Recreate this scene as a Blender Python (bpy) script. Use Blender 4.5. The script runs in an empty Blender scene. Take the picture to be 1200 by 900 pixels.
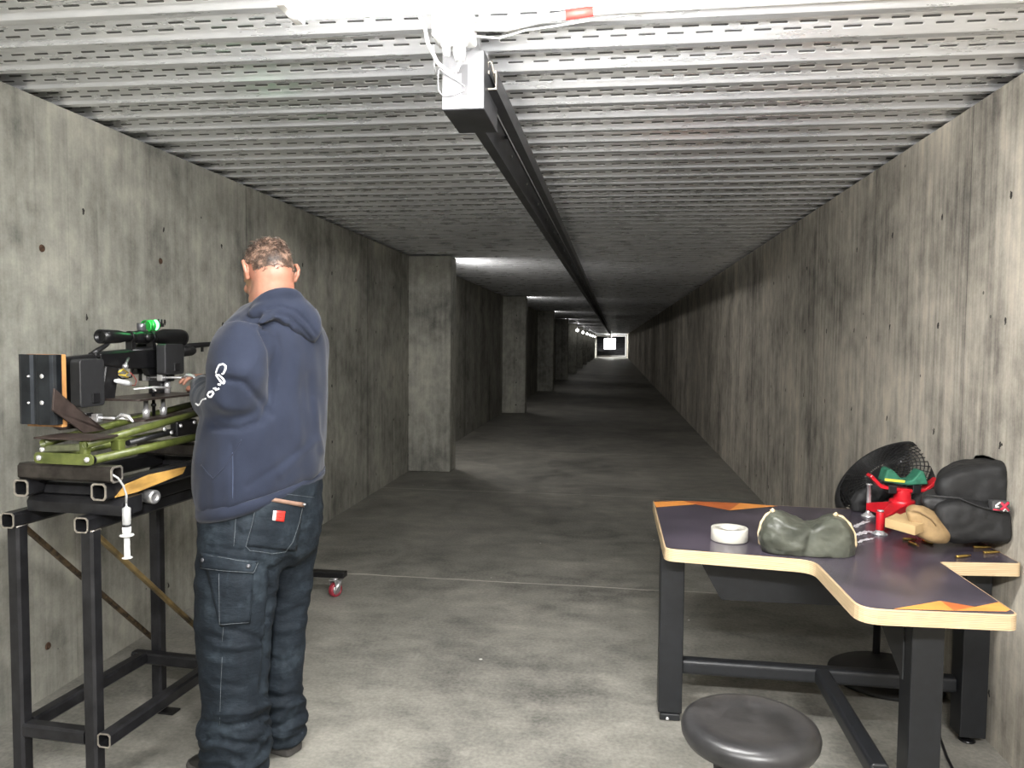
import bpy, bmesh, math, random
import numpy as np
from mathutils import Vector, Matrix, noise
from mathutils.bvhtree import BVHTree

random.seed(7)
SC = bpy.context.scene
COL = SC.collection
PI = math.pi

# ------------------------------------------------------------------ camera (fitted to a 1200x900 frame)
F_PX, YAW, PITCH, ROLL, CAM_H = 910.37, 0.129636, 0.0534223, -0.0088054, 1.5


def cam_axes():
    cy, sy, cp, sp = math.cos(YAW), math.sin(YAW), math.cos(PITCH), math.sin(PITCH)
    fwd, right, up = Vector((-sy, cy, 0)), Vector((cy, sy, 0)), Vector((0, 0, 1))
    fwd, up = fwd * cp - up * sp, up * cp + fwd * sp
    cr, sr = math.cos(ROLL), math.sin(ROLL)
    return right * cr - up * sr, up * cr + right * sr, fwd


C_R, C_U, C_F = cam_axes()
EYE = Vector((0, 0, CAM_H))


def ray(px, py):
    return C_F + C_R * ((px - 600) / F_PX) - C_U * ((py - 450) / F_PX)


def on_plane(px, py, point, normal):
    d = ray(px, py)
    t = (Vector(point) - EYE).dot(normal) / d.dot(normal)
    return EYE + d * t


def on_z(px, py, z=0.0):
    return on_plane(px, py, (0, 0, z), Vector((0, 0, 1)))


def on_y(px, py, y):
    return on_plane(px, py, (0, y, 0), Vector((0, 1, 0)))


cam_data = bpy.data.cameras.new('camera')
cam_data.sensor_width = 36.0
cam_data.sensor_fit = 'HORIZONTAL'
cam_data.lens = F_PX / 1200 * 36.0
cam_data.clip_end = 300
cam_data.clip_start = 0.05
cam = bpy.data.objects.new('camera', cam_data)
COL.objects.link(cam)
cm = Matrix((C_R, C_U, -C_F)).transposed().to_4x4()
cm.translation = EYE
cam.matrix_world = cm
SC.camera = cam

# ------------------------------------------------------------------ materials
MATS = {}


def nd(nt, typ, **kw):
    n = nt.nodes.new(typ)
    for k, v in kw.items():
        if k in n.inputs.keys():
            n.inputs[k].default_value = v
        else:
            setattr(n, k, v)
    return n


def math_node(nt, op, a, b=None, clamp=False):
    n = nt.nodes.new('ShaderNodeMath')
    n.operation = op
    n.use_clamp = clamp
    for i, v in enumerate((a, b)):
        if v is None:
            continue
        if isinstance(v, (int, float)):
            n.inputs[i].default_value = v
        else:
            nt.links.new(v, n.inputs[i])
    return n.outputs[0]


def ramp(nt, fac, stops):
    n = nt.nodes.new('ShaderNodeValToRGB')
    els = n.color_ramp.elements
    while len(els) < len(stops):
        els.new(0.5)
    for e, (p, c) in zip(els, stops):
        e.position = p
        e.color = (*c, 1) if len(c) == 3 else c
    nt.links.new(fac, n.inputs['Fac'])
    return n.outputs['Color']


def mixc(nt, fac, a, b, mode='MIX'):
    n = nt.nodes.new('ShaderNodeMix')
    n.data_type = 'RGBA'
    n.blend_type = mode
    for sock, v in ((n.inputs[0], fac), (n.inputs[6], a), (n.inputs[7], b)):
        if isinstance(v, (int, float)):
            sock.default_value = v
        elif isinstance(v, (tuple, list)):
            sock.default_value = (*v, 1) if len(v) == 3 else v
        else:
            nt.links.new(v, sock)
    return n.outputs[2]


def new_mat(name):
    m = bpy.data.materials.new(name)
    m.use_nodes = True
    nt = m.node_tree
    b = nt.nodes['Principled BSDF']
    return m, nt, b


def noise_tex(nt, vec, scale, detail=4, rough=0.55):
    n = nt.nodes.new('ShaderNodeTexNoise')
    n.inputs['Scale'].default_value = scale
    n.inputs['Detail'].default_value = detail
    n.inputs['Roughness'].default_value = rough
    if vec is not None:
        nt.links.new(vec, n.inputs['Vector'])
    return n.outputs['Fac']


def mapped(nt, vec, scale):
    n = nt.nodes.new('ShaderNodeMapping')
    n.inputs['Scale'].default_value = scale
    nt.links.new(vec, n.inputs['Vector'])
    return n.outputs['Vector']


def bump(nt, b, height, strength, dist=0.01):
    n = nt.nodes.new('ShaderNodeBump')
    n.inputs['Strength'].default_value = strength
    n.inputs['Distance'].default_value = dist
    nt.links.new(height, n.inputs['Height'])
    nt.links.new(n.outputs['Normal'], b.inputs['Normal'])


def simple(name, col, rough=0.5, metal=0.0, var=0.15, scale=30.0, bmp=0.0, col2=None, spec=0.5, stretch=None, bdist=0.004):
    """Procedural material: colour broken up by noise, with optional bump and a second colour in patches."""
    if name in MATS:
        return MATS[name]
    m, nt, b = new_mat(name)
    tc = nt.nodes.new('ShaderNodeTexCoord').outputs['Object']
    vec = mapped(nt, tc, stretch) if stretch else tc
    f = noise_tex(nt, vec, scale)
    dark = tuple(c * (1 - var) for c in col)
    light = col2 if col2 else tuple(min(1, c * (1 + var)) for c in col)
    nt.links.new(ramp(nt, f, [(0.35, dark), (0.68, light)]), b.inputs['Base Color'])
    b.inputs['Roughness'].default_value = rough
    b.inputs['Metallic'].default_value = metal
    b.inputs['Specular IOR Level'].default_value = spec
    if bmp:
        bump(nt, b, noise_tex(nt, vec, scale * 3, 6), bmp, bdist)
    MATS[name] = m
    return m


def emis(name, col, strength, base=(0.8, 0.8, 0.8)):
    if name in MATS:
        return MATS[name]
    m, nt, b = new_mat(name)
    b.inputs['Base Color'].default_value = (*base, 1)
    b.inputs['Emission Color'].default_value = (*col, 1)
    b.inputs['Emission Strength'].default_value = strength
    MATS[name] = m
    return m


def concrete_wall(name, tint, streak, axis='Y'):
    m, nt, b = new_mat(name)
    pos = nt.nodes.new('ShaderNodeNewGeometry').outputs['Position']
    sep = nt.nodes.new('ShaderNodeSeparateXYZ')
    nt.links.new(pos, sep.inputs[0])
    # along the wall: x + y serves both the long walls and the pilaster faces
    along = math_node(nt, 'ADD', sep.outputs[0], sep.outputs[1])
    z = sep.outputs[2]
    comb = nt.nodes.new('ShaderNodeCombineXYZ')
    nt.links.new(along, comb.inputs[0])
    nt.links.new(z, comb.inputs[1])
    v = comb.outputs[0]
    big = noise_tex(nt, mapped(nt, v, (1.0, 0.8, 1)), 1.6, 5, 0.6)
    mid = noise_tex(nt, mapped(nt, v, (1.6, 1.0, 1)), 7, 6, 0.65)
    stk = noise_tex(nt, mapped(nt, v, (16, 0.55, 1)), 1.0, 5, 0.62)
    stk2 = noise_tex(nt, mapped(nt, v, (46, 1.3, 1)), 1.0, 3, 0.6)
    fine = noise_tex(nt, v, 90, 3, 0.6)
    # boards of the formwork
    bd = math_node(nt, 'DIVIDE', along, 0.19)
    fl = math_node(nt, 'FLOOR', bd)
    wn = nt.nodes.new('ShaderNodeTexWhiteNoise')
    wn.noise_dimensions = '1D'
    nt.links.new(fl, wn.inputs['W'])
    fr = math_node(nt, 'FRACT', bd)
    edge = math_node(nt, 'LESS_THAN', fr, 0.035)
    s = math_node(nt, 'MULTIPLY', math_node(nt, 'SUBTRACT', big, 0.5), 1.75)
    s = math_node(nt, 'ADD', s, math_node(nt, 'MULTIPLY', math_node(nt, 'SUBTRACT', mid, 0.5), 0.95))
    s = math_node(nt, 'ADD', s, math_node(nt, 'MULTIPLY', math_node(nt, 'SUBTRACT', stk, 0.5), streak))
    s = math_node(nt, 'ADD', s, math_node(nt, 'MULTIPLY', math_node(nt, 'SUBTRACT', stk2, 0.5), streak * 0.55))
    s = math_node(nt, 'ADD', s, math_node(nt, 'MULTIPLY', math_node(nt, 'SUBTRACT', wn.outputs['Value'], 0.5), 0.12))
    s = math_node(nt, 'ADD', s, math_node(nt, 'MULTIPLY', math_node(nt, 'SUBTRACT', fine, 0.5), 0.25))
    pan = math_node(nt, 'FRACT', math_node(nt, 'DIVIDE', math_node(nt, 'SUBTRACT', along, 4.855), 2.46))
    seam = math_node(nt, 'LESS_THAN', pan, 0.004)
    near_seam = math_node(nt, 'SUBTRACT', 1.0, math_node(nt, 'DIVIDE', pan, 0.07), True)
    s = math_node(nt, 'SUBTRACT', s, math_node(nt, 'ADD', math_node(nt, 'MULTIPLY', seam, 0.22), math_node(nt, 'MULTIPLY', near_seam, 0.16)))
    s = math_node(nt, 'SUBTRACT', s, math_node(nt, 'MULTIPLY', edge, 0.05))
    s = math_node(nt, 'ADD', s, 0.5)
    t = tint
    colr = ramp(nt, s, [(0.0, (t[0] * .28, t[1] * .28, t[2] * .29)), (0.40, (t[0] * .75, t[1] * .75, t[2] * .75)),
                        (0.62, t), (1.0, (t[0] * 1.45, t[1] * 1.43, t[2] * 1.38))])
    # tie holes on a loose grid
    gy = math_node(nt, 'DIVIDE', math_node(nt, 'ADD', along, math_node(nt, 'MULTIPLY', mid, 0.10)), 0.61)
    gz = math_node(nt, 'DIVIDE', math_node(nt, 'ADD', z, math_node(nt, 'MULTIPLY', big, 0.10)), 0.47)
    dy = math_node(nt, 'MULTIPLY', math_node(nt, 'SUBTRACT', math_node(nt, 'FRACT', gy), 0.5), 0.61)
    dz = math_node(nt, 'MULTIPLY', math_node(nt, 'SUBTRACT', math_node(nt, 'FRACT', gz), 0.5), 0.47 * 0.6)
    d = math_node(nt, 'SQRT', math_node(nt, 'ADD', math_node(nt, 'MULTIPLY', dy, dy), math_node(nt, 'MULTIPLY', dz, dz)))
    hole = math_node(nt, 'LESS_THAN', d, 0.0092)
    vor = nt.nodes.new('ShaderNodeTexVoronoi')
    vor.inputs['Scale'].default_value = 4.5
    nt.links.new(v, vor.inputs['Vector'])
    pore = math_node(nt, 'LESS_THAN', vor.outputs['Distance'], 0.032)
    both = math_node(nt, 'MAXIMUM', hole, math_node(nt, 'MULTIPLY', pore, 0.75))
    colr = mixc(nt, both, colr, (0.02, 0.018, 0.015))
    nt.links.new(colr, b.inputs['Base Color'])
    b.inputs['Roughness'].default_value = 0.82
    h = math_node(nt, 'SUBTRACT', math_node(nt, 'ADD', math_node(nt, 'MULTIPLY', mid, 0.5), math_node(nt, 'MULTIPLY', stk, 0.6)), math_node(nt, 'MULTIPLY', both, 2.0))
    h = math_node(nt, 'SUBTRACT', h, math_node(nt, 'MULTIPLY', edge, 0.3))
    bump(nt, b, h, 0.35, 0.006)
    MATS[name] = m
    return m


def concrete_floor():
    m, nt, b = new_mat('floor_concrete')
    pos = nt.nodes.new('ShaderNodeNewGeometry').outputs['Position']
    sep = nt.nodes.new('ShaderNodeSeparateXYZ')
    nt.links.new(pos, sep.inputs[0])
    big = noise_tex(nt, pos, 0.9, 5, 0.6)
    mid = noise_tex(nt, mapped(nt, pos, (1.0, 1.6, 1)), 4.5, 8, 0.68)
    swirl = nt.nodes.new('ShaderNodeTexNoise')
    swirl.inputs['Scale'].default_value = 2.4
    swirl.inputs['Detail'].default_value = 8
    swirl.inputs['Distortion'].default_value = 1.6
    nt.links.new(pos, swirl.inputs['Vector'])
    fine = noise_tex(nt, pos, 60, 4, 0.6)
    s = math_node(nt, 'ADD', math_node(nt, 'MULTIPLY', big, 0.55), math_node(nt, 'MULTIPLY', mid, 0.5))
    s = math_node(nt, 'ADD', s, math_node(nt, 'MULTIPLY', swirl.outputs['Fac'], 0.3))
    s = math_node(nt, 'ADD', s, math_node(nt, 'MULTIPLY', math_node(nt, 'SUBTRACT', fine, 0.5), 0.35))
    s = math_node(nt, 'ADD', math_node(nt, 'MULTIPLY', math_node(nt, 'SUBTRACT', s, 0.675), 1.75), 0.5)
    colr = ramp(nt, s, [(0.0, (0.05, 0.049, 0.045)), (0.18, (0.085, 0.083, 0.075)), (0.44, (0.185, 0.18, 0.160)), (0.62, (0.25, 0.24, 0.212)), (0.9, (0.37, 0.35, 0.31))])
    # sawn joints across the lane
    wob = math_node(nt, 'MULTIPLY', math_node(nt, 'SUBTRACT', noise_tex(nt, pos, 3.0, 4), 0.5), 0.05)
    yy = math_node(nt, 'ADD', math_node(nt, 'ADD', sep.outputs[1], math_node(nt, 'MULTIPLY', sep.outputs[0], 0.012)), wob)
    g = math_node(nt, 'FRACT', math_node(nt, 'DIVIDE', math_node(nt, 'SUBTRACT', yy, JOINT_Y), 2.9))
    j = math_node(nt, 'LESS_THAN', g, 0.0055)
    j = math_node(nt, 'MULTIPLY', j, math_node(nt, 'GREATER_THAN', noise_tex(nt, pos, 1.3, 2), 0.40))
    colr = mixc(nt, math_node(nt, 'MULTIPLY', j, 0.6), colr, (0.55, 0.52, 0.46))
    vor = nt.nodes.new('ShaderNodeTexVoronoi')
    vor.inputs['Scale'].default_value = 2.6
    nt.links.new(pos, vor.inputs['Vector'])
    speck = math_node(nt, 'LESS_THAN', vor.outputs['Distance'], 0.022)
    colr = mixc(nt, math_node(nt, 'MULTIPLY', speck, 0.8), colr, (0.75, 0.74, 0.70))
    nt.links.new(colr, b.inputs['Base Color'])
    r = ramp(nt, mid, [(0.3, (0.42,) * 3), (0.75, (0.66,) * 3)])
    nt.links.new(r, b.inputs['Roughness'])
    bump(nt, b, mid, 0.10, 0.006)
    MATS['floor'] = m
    return m


def deck_metal():
    """Galvanised roof deck: UV.x runs along a rib in metres, UV.y is 0..1 down the slotted web (negative elsewhere)."""
    m, nt, b = new_mat('deck_metal')
    uv = nt.nodes.new('ShaderNodeUVMap')
    uv.uv_map = 'UVMap'
    sep = nt.nodes.new('ShaderNodeSeparateXYZ')
    nt.links.new(uv.outputs[0], sep.inputs[0])
    u, v = sep.outputs[0], sep.outputs[1]
    masks = []
    rims = []
    for v0, hw, off in ((0.54, 0.055, 0.0), (0.735, 0.055, 0.5)):
        fu = math_node(nt, 'FRACT', math_node(nt, 'ADD', math_node(nt, 'DIVIDE', u, 0.092), off))
        du = math_node(nt, 'SUBTRACT', math_node(nt, 'ABSOLUTE', math_node(nt, 'SUBTRACT', fu, 0.5)), 0.26)   # along
        du = math_node(nt, 'MULTIPLY', math_node(nt, 'MAXIMUM', du, 0.0), 0.092)
        dv = math_node(nt, 'MULTIPLY', math_node(nt, 'SUBTRACT', v, v0), 0.116)
        d = math_node(nt, 'SQRT', math_node(nt, 'ADD', math_node(nt, 'MULTIPLY', du, du), math_node(nt, 'MULTIPLY', dv, dv)))
        k = math_node(nt, 'SUBTRACT', 1.0, math_node(nt, 'DIVIDE', d, 0.0078), True)
        masks.append(math_node(nt, 'GREATER_THAN', k, 0.55))
        rims.append(k)
    mask = math_node(nt, 'MAXIMUM', *masks)
    rim = math_node(nt, 'MAXIMUM', *rims)
    pos = nt.nodes.new('ShaderNodeNewGeometry').outputs['Position']
    n = noise_tex(nt, mapped(nt, pos, (1, 6, 6)), 5, 5)
    base = ramp(nt, n, [(0.3, (0.70, 0.715, 0.74)), (0.7, (0.86, 0.87, 0.90))])
    nt.links.new(mixc(nt, math_node(nt, 'MULTIPLY', mask, 0.88), mixc(nt, math_node(nt, 'MULTIPLY', math_node(nt, 'GREATER_THAN', rim, 0.22), 0.45), base, (0.95, 0.96, 0.97)), (0.03, 0.031, 0.034)), b.inputs['Base Color'])  # pale ring round each slot: light caught on its edge, put into the colour
    b.inputs['Metallic'].default_value = 0.62
    nt.links.new(ramp(nt, n, [(0.3, (0.24,) * 3), (0.7, (0.36,) * 3)]), b.inputs['Roughness'])
    bump(nt, b, rim, 0.45, 0.005)
    MATS['deck'] = m
    return m


def plywood_edge():
    m, nt, b = new_mat('plywood_edge')
    pos = nt.nodes.new('ShaderNodeNewGeometry').outputs['Position']
    w = nt.nodes.new('ShaderNodeTexWave')
    w.bands_direction = 'Z'
    w.inputs['Scale'].default_value = 62
    w.inputs['Distortion'].default_value = 1.2
    nt.links.new(pos, w.inputs['Vector'])
    g = noise_tex(nt, mapped(nt, pos, (10, 10, 160)), 1, 5)
    c = ramp(nt, math_node(nt, 'ADD', math_node(nt, 'MULTIPLY', w.outputs['Fac'], 0.45), math_node(nt, 'MULTIPLY', g, 0.6)),
             [(0.2, (0.30, 0.20, 0.11)), (0.45, (0.46, 0.34, 0.20)), (0.85, (0.58, 0.46, 0.30))])
    nt.links.new(c, b.inputs['Base Color'])
    b.inputs['Roughness'].default_value = 0.45
    MATS['ply'] = m
    return m


# ------------------------------------------------------------------ mesh builder
class MB:
    def __init__(self, xf=None):
        self.bm = bmesh.new()
        self.xf = xf or Matrix.Identity(4)
        self.mi = 0

    def _faces(self, fs, smooth=False):
        for f in fs:
            f.material_index = self.mi
            f.smooth = smooth

    def face(self, pts, smooth=False):
        vs = [self.bm.verts.new(p) for p in pts]
        f = self.bm.faces.new(vs)
        self._faces([f], smooth)
        return f

    def box(self, lo, hi, m=None):
        m = m or Matrix.Identity(4)
        x0, y0, z0 = lo
        x1, y1, z1 = hi
        v = [self.bm.verts.new(m @ Vector(p)) for p in ((x0, y0, z0), (x1, y0, z0), (x1, y1, z0), (x0, y1, z0), (x0, y0, z1), (x1, y0, z1), (x1, y1, z1), (x0, y1, z1))]
        self._faces([self.bm.faces.new([v[i] for i in q]) for q in ((3, 2, 1, 0), (4, 5, 6, 7), (0, 1, 5, 4), (1, 2, 6, 5), (2, 3, 7, 6), (3, 0, 4, 7))])
        return self

    def rings(self, rings, smooth=True, cap=True, closed=False):
        vr = [[self.bm.verts.new(p) for p in r] for r in rings]
        n = len(vr[0])
        fs = []
        seq = list(zip(vr, vr[1:] + ([vr[0]] if closed else [])))
        if not closed:
            seq = list(zip(vr[:-1], vr[1:]))
        for a, b in seq:
            for i in range(n):
                j = (i + 1) % n
                fs.append(self.bm.faces.new((a[i], a[j], b[j], b[i])))
        self._faces(fs, smooth)
        if cap and not closed:
            self._faces([self.bm.faces.new(list(reversed(vr[0]))), self.bm.faces.new(vr[-1])], False)
        return self

    def tube(self, pts, r, n=10, cap=True, closed=False, flat=None):
        """Sweep a circle (or an ellipse: flat = second radius) along points; r is one radius or a list."""
        pts = [Vector(p) for p in pts]
        rs = r if isinstance(r, (list, tuple)) else [r] * len(pts)
        N = len(pts)
        rings = []
        up = None
        for i, p in enumerate(pts):
            if closed:
                t = pts[(i + 1) % N] - pts[i - 1]
            else:
                t = pts[min(i + 1, N - 1)] - pts[max(i - 1, 0)]
            t.normalize()
            if up is None:
                up = Vector((0, 0, 1)) if abs(t.z) < 0.9 else Vector((0, 1, 0))
            a = t.cross(up).normalized()
            b = a.cross(t).normalized()
            up = b
            r2 = rs[i] if flat is None else flat
            rings.append([p + a * (math.cos(2 * PI * k / n) * rs[i]) + b * (math.sin(2 * PI * k / n) * r2) for k in range(n)])
        return self.rings(rings, True, cap, closed)

    def cyl(self, a, b, r, n=16, r2=None):
        return self.tube([a, b], [r, r if r2 is None else r2], n)

    def sqtube(self, a, b, w, wall=0.004, h=None, up=(0, 0, 1), solid=False):
        """Square hollow section from a to b with open ends."""
        a, b = Vector(a), Vector(b)
        h = h or w
        t = (b - a).normalized()
        u = Vector(up)
        if abs(t.dot(u)) > 0.95:
            u = Vector((0, 1, 0))
        s = t.cross(u).normalized()
        u = s.cross(t).normalized()

        def ring(p, ww, hh):
            c = min(ww, hh) * 0.16
            out = []
            for sx, sy in ((1, 1), (-1, 1), (-1, -1), (1, -1)):
                e1 = p + s * (sx * ww / 2) + u * (sy * (hh / 2 - c))
                e2 = p + s * (sx * (ww / 2 - c)) + u * (sy * hh / 2)
                out += [e1, e2] if sx * sy > 0 else [e2, e1]
            return out
        if solid:
            return self.rings([ring(a, w, h), ring(b, w, h)], False, True)
        wi, hi = w - 2 * wall, h - 2 * wall
        return self.rings([ring(a, w, h), ring(b, w, h), ring(b, wi, hi), ring(a, wi, hi)], False, False, True)

    def prism(self, poly, axis_vec):
        """Extrude a polygon (list of 3-D points) by axis_vec."""
        d = Vector(axis_vec)
        lo = [Vector(p) for p in poly]
        va = [self.bm.verts.new(p) for p in lo]
        vb = [self.bm.verts.new(p + d) for p in lo]
        n = len(va)
        fs = [self.bm.faces.new(list(reversed(va))), self.bm.faces.new(vb)]
        for i in range(n):
            j = (i + 1) % n
            fs.append(self.bm.faces.new((va[i], va[j], vb[j], vb[i])))
        self._faces(fs)
        return self

    def ball(self, c, r, n=14, m=10, rot=None):
        """Ellipsoid: r is a radius or three radii; rot a 3x3 rotation."""
        r = (r, r, r) if isinstance(r, (int, float)) else r
        rot = rot or Matrix.Identity(3)
        c = Vector(c)
        rings = []
        for i in range(1, m):
            th = PI * i / m
            rings.append([c + rot @ Vector((r[0] * math.sin(th) * math.cos(2 * PI * k / n), r[1] * math.sin(th) * math.sin(2 * PI * k / n), -r[2] * math.cos(th))) for k in range(n)])
        vr = [[self.bm.verts.new(p) for p in q] for q in rings]
        top = self.bm.verts.new(c + rot @ Vector((0, 0, r[2])))
        bot = self.bm.verts.new(c + rot @ Vector((0, 0, -r[2])))
        fs = []
        for a, b in zip(vr[:-1], vr[1:]):
            for i in range(n):
                j = (i + 1) % n
                fs.append(self.bm.faces.new((a[i], a[j], b[j], b[i])))
        for i in range(n):
            j = (i + 1) % n
            fs.append(self.bm.faces.new((vr[0][j], vr[0][i], bot)))
            fs.append(self.bm.faces.new((vr[-1][i], vr[-1][j], top)))
        self._faces(fs, True)
        return self

    def lathe(self, prof, c=(0, 0, 0), axis=(0, 0, 1), n=32, cap=True, closed=False):
        """prof: list of (radius, height) turned about axis through c."""
        c = Vector(c)
        ax = Vector(axis).normalized()
        a = ax.orthogonal().normalized()
        b = ax.cross(a)
        rings = [[c + ax * h + (a * math.cos(2 * PI * k / n) + b * math.sin(2 * PI * k / n)) * r for k in range(n)] for r, h in prof]
        return self.rings(rings, True, cap, closed)

    def build(self, name, mats, parent=None, bevel=0.0, sub=0, seg=2, autosmooth=None, recalc=True):
        bm = self.bm
        if recalc:
            bmesh.ops.recalc_face_normals(bm, faces=bm.faces[:])
        me = bpy.data.meshes.new(name)
        bm.to_mesh(me)
        bm.free()
        me.transform(self.xf)
        return link_mesh(name, me, mats, parent, bevel, sub, seg)


def wmat(o):
    m = Matrix.Identity(4)
    while o is not None:
        m = o.matrix_basis @ m
        o = o.parent
    return m


def link_mesh(name, me, mats, parent=None, bevel=0.0, sub=0, seg=2):
    if parent is not None:
        me.transform(wmat(parent).inverted())
    for mm in (mats if isinstance(mats, (list, tuple)) else [mats]):
        me.materials.append(mm)
    o = bpy.data.objects.new(name, me)
    COL.objects.link(o)
    o.parent = parent
    if bevel:
        md = o.modifiers.new('bevel', 'BEVEL')
        md.width = bevel
        md.segments = seg
        md.limit_method = 'ANGLE'
        md.angle_limit = math.radians(40)
        md.harden_normals = False
    if sub:
        md = o.modifiers.new('subdivision', 'SUBSURF')
        md.levels = sub
        md.render_levels = sub
    return o


def thing(name, label, cat, loc=(0, 0, 0), rz=0.0, group=None):
    o = bpy.data.objects.new(name, None)
    o.empty_display_size = 0.1
    COL.objects.link(o)
    o.location = loc
    o.rotation_euler = (0, 0, rz)
    o['label'] = label
    o['category'] = cat
    if group:
        o['group'] = group
    return o


def tag(o, label, cat, group=None):
    o['label'] = label
    o['category'] = cat
    if group:
        o['group'] = group
    return o


def structure(o):
    o['kind'] = 'structure'
    return o


def dup(root, loc, rz=None, label=None):
    r = root.copy()
    COL.objects.link(r)
    r.location = loc
    if rz is not None:
        r.rotation_euler = (0, 0, rz)
    if label:
        r['label'] = label
    for ch in list(root.children):
        c = ch.copy()
        COL.objects.link(c)
        c.parent = r
        for g in list(ch.children):
            d = g.copy()
            COL.objects.link(d)
            d.parent = c
    return r


def remeshed(mb, voxel, smooth=4, fac=0.5):
    """One continuous skin around everything in the builder."""
    bmesh.ops.recalc_face_normals(mb.bm, faces=mb.bm.faces[:])
    me = bpy.data.meshes.new('tmp')
    mb.bm.to_mesh(me)
    mb.bm.free()
    o = bpy.data.objects.new('tmp', me)
    COL.objects.link(o)
    md = o.modifiers.new('r', 'REMESH')
    md.mode = 'VOXEL'
    md.voxel_size = voxel
    dg = bpy.context.evaluated_depsgraph_get()
    dg.update()
    out = bpy.data.meshes.new_from_object(o.evaluated_get(dg))
    bpy.data.objects.remove(o)
    bpy.data.meshes.remove(me)
    bm = bmesh.new()
    bm.from_mesh(out)
    for _ in range(smooth):
        bmesh.ops.smooth_vert(bm, verts=bm.verts[:], factor=fac, use_axis_x=True, use_axis_y=True, use_axis_z=True)
    for f in bm.faces:
        f.smooth = True
    bm.to_mesh(out)
    bm.free()
    out.materials.clear()
    return out


def displace(me, fn):
    bm = bmesh.new()
    bm.from_mesh(me)
    bm.normal_update()
    moves = [(v, v.normal * fn(v.co, v.normal)) for v in bm.verts]
    for v, d in moves:
        v.co += d
    bm.to_mesh(me)
    bm.free()


def bvh_of(me):
    bm = bmesh.new()
    bm.from_mesh(me)
    t = BVHTree.FromBMesh(bm)
    bm.free()
    return t


def hit(bvh, px, py):
    d = ray(px, py).normalized()
    loc, n, i, dist = bvh.ray_cast(EYE, d)
    if loc is None:
        loc, n, i, dist = bvh.find_nearest(EYE + d * 2.6)
    return loc, n


def patch(bvh, quad, nu, nv, lift, thick):
    """A sewn-on piece lying on a garment: quad of four photo points laid onto the surface, given thickness."""
    mb = MB()
    grid = []
    (a, b, c, d) = [Vector((*q, 0)) for q in quad]
    for j in range(nv + 1):
        row = []
        for i in range(nu + 1):
            u, v = i / nu, j / nv
            p = (a * (1 - u) + b * u) * (1 - v) + (d * (1 - u) + c * u) * v
            loc, n = hit(bvh, p.x, p.y)
            row.append((loc, n))
        grid.append(row)
    top = [[mb.bm.verts.new(l + n * (lift + thick)) for l, n in r] for r in grid]
    bot = [[mb.bm.verts.new(l - n * 0.004) for l, n in r] for r in grid]
    fs = []
    for j in range(nv):
        for i in range(nu):
            fs.append(mb.bm.faces.new((top[j][i], top[j][i + 1], top[j + 1][i + 1], top[j + 1][i])))
            fs.append(mb.bm.faces.new((bot[j + 1][i], bot[j + 1][i + 1], bot[j][i + 1], bot[j][i])))
    for i in range(nu):
        fs.append(mb.bm.faces.new((top[0][i + 1], top[0][i], bot[0][i], bot[0][i + 1])))
        fs.append(mb.bm.faces.new((top[nv][i], top[nv][i + 1], bot[nv][i + 1], bot[nv][i])))
    for j in range(nv):
        fs.append(mb.bm.faces.new((top[j][0], top[j + 1][0], bot[j + 1][0], bot[j][0])))
        fs.append(mb.bm.faces.new((top[j + 1][nu], top[j][nu], bot[j][nu], bot[j + 1][nu])))
    mb._faces(fs, True)
    return mb


def stitch(mb, bvh, pts, r, lift=0.002, steps=6, flat=None):
    """A line of thread or print following a garment through photo points."""
    out = []
    for (x0, y0), (x1, y1) in zip(pts[:-1], pts[1:]):
        for k in range(steps):
            t = k / steps
            l, n = hit(bvh, x0 + (x1 - x0) * t, y0 + (y1 - y0) * t)
            out.append(l + n * lift)
    l, n = hit(bvh, *pts[-1])
    out.append(l + n * lift)
    mb.tube(out, r, 6)
    return mb


def rounded_poly(pts, rads, seg=5):
    """2-D polygon with rounded corners -> list of (x, y)."""
    out = []
    n = len(pts)
    for i in range(n):
        p = Vector(pts[i])
        a = Vector(pts[i - 1]) - p
        b = Vector(pts[(i + 1) % n]) - p
        r = rads[i] if isinstance(rads, (list, tuple)) else rads
        if r <= 0:
            out.append(tuple(p))
            continue
        ra = min(r, a.length * .45)
        rb = min(r, b.length * .45)
        s, e = p + a.normalized() * ra, p + b.normalized() * rb
        for k in range(seg + 1):
            t = k / seg
            out.append(tuple(s * (1 - t) ** 2 + p * 2 * t * (1 - t) + e * t * t))
    return out
FLOOD_W = [44, 16, 10, 11, 13, 15, 18]
TARGET_W = 400
STRIPS = [(-0.77, 0.43, 1.775, 2.265, 'glowing white strip light hung below the deck ceiling, cut by the top of the frame', 8, 0),
          (-1.7, -0.5, -0.6, 2.31, 'strip light hung behind the firing line, over the rack side', 26, 42),
          (-0.1, 1.1, -0.6, 2.31, 'strip light hung behind the firing line, over the bench side', 72, 42)]
EXPOSURE = 1.0
TUBE_E = 82.0
BACK_E = 30.0
# ------------------------------------------------------------------ the tunnel
XL, XR, ZC, YB, YE = -2.335, 1.435, 2.49, -4.0, 89.0
JOINT_Y = 4.735
concrete_wall('wall_left_concrete', (0.33, 0.325, 0.285), 0.55)
concrete_wall('wall_right_concrete', (0.43, 0.395, 0.335), 1.15)
concrete_floor()
deck_metal()
plywood_edge()
M = MATS
white_paint = simple('white_paint', (0.50, 0.50, 0.49), 0.4, var=0.04)
end_dark = simple('end_dark', (0.035, 0.035, 0.038), 0.9, var=0.3, scale=2)

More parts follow.
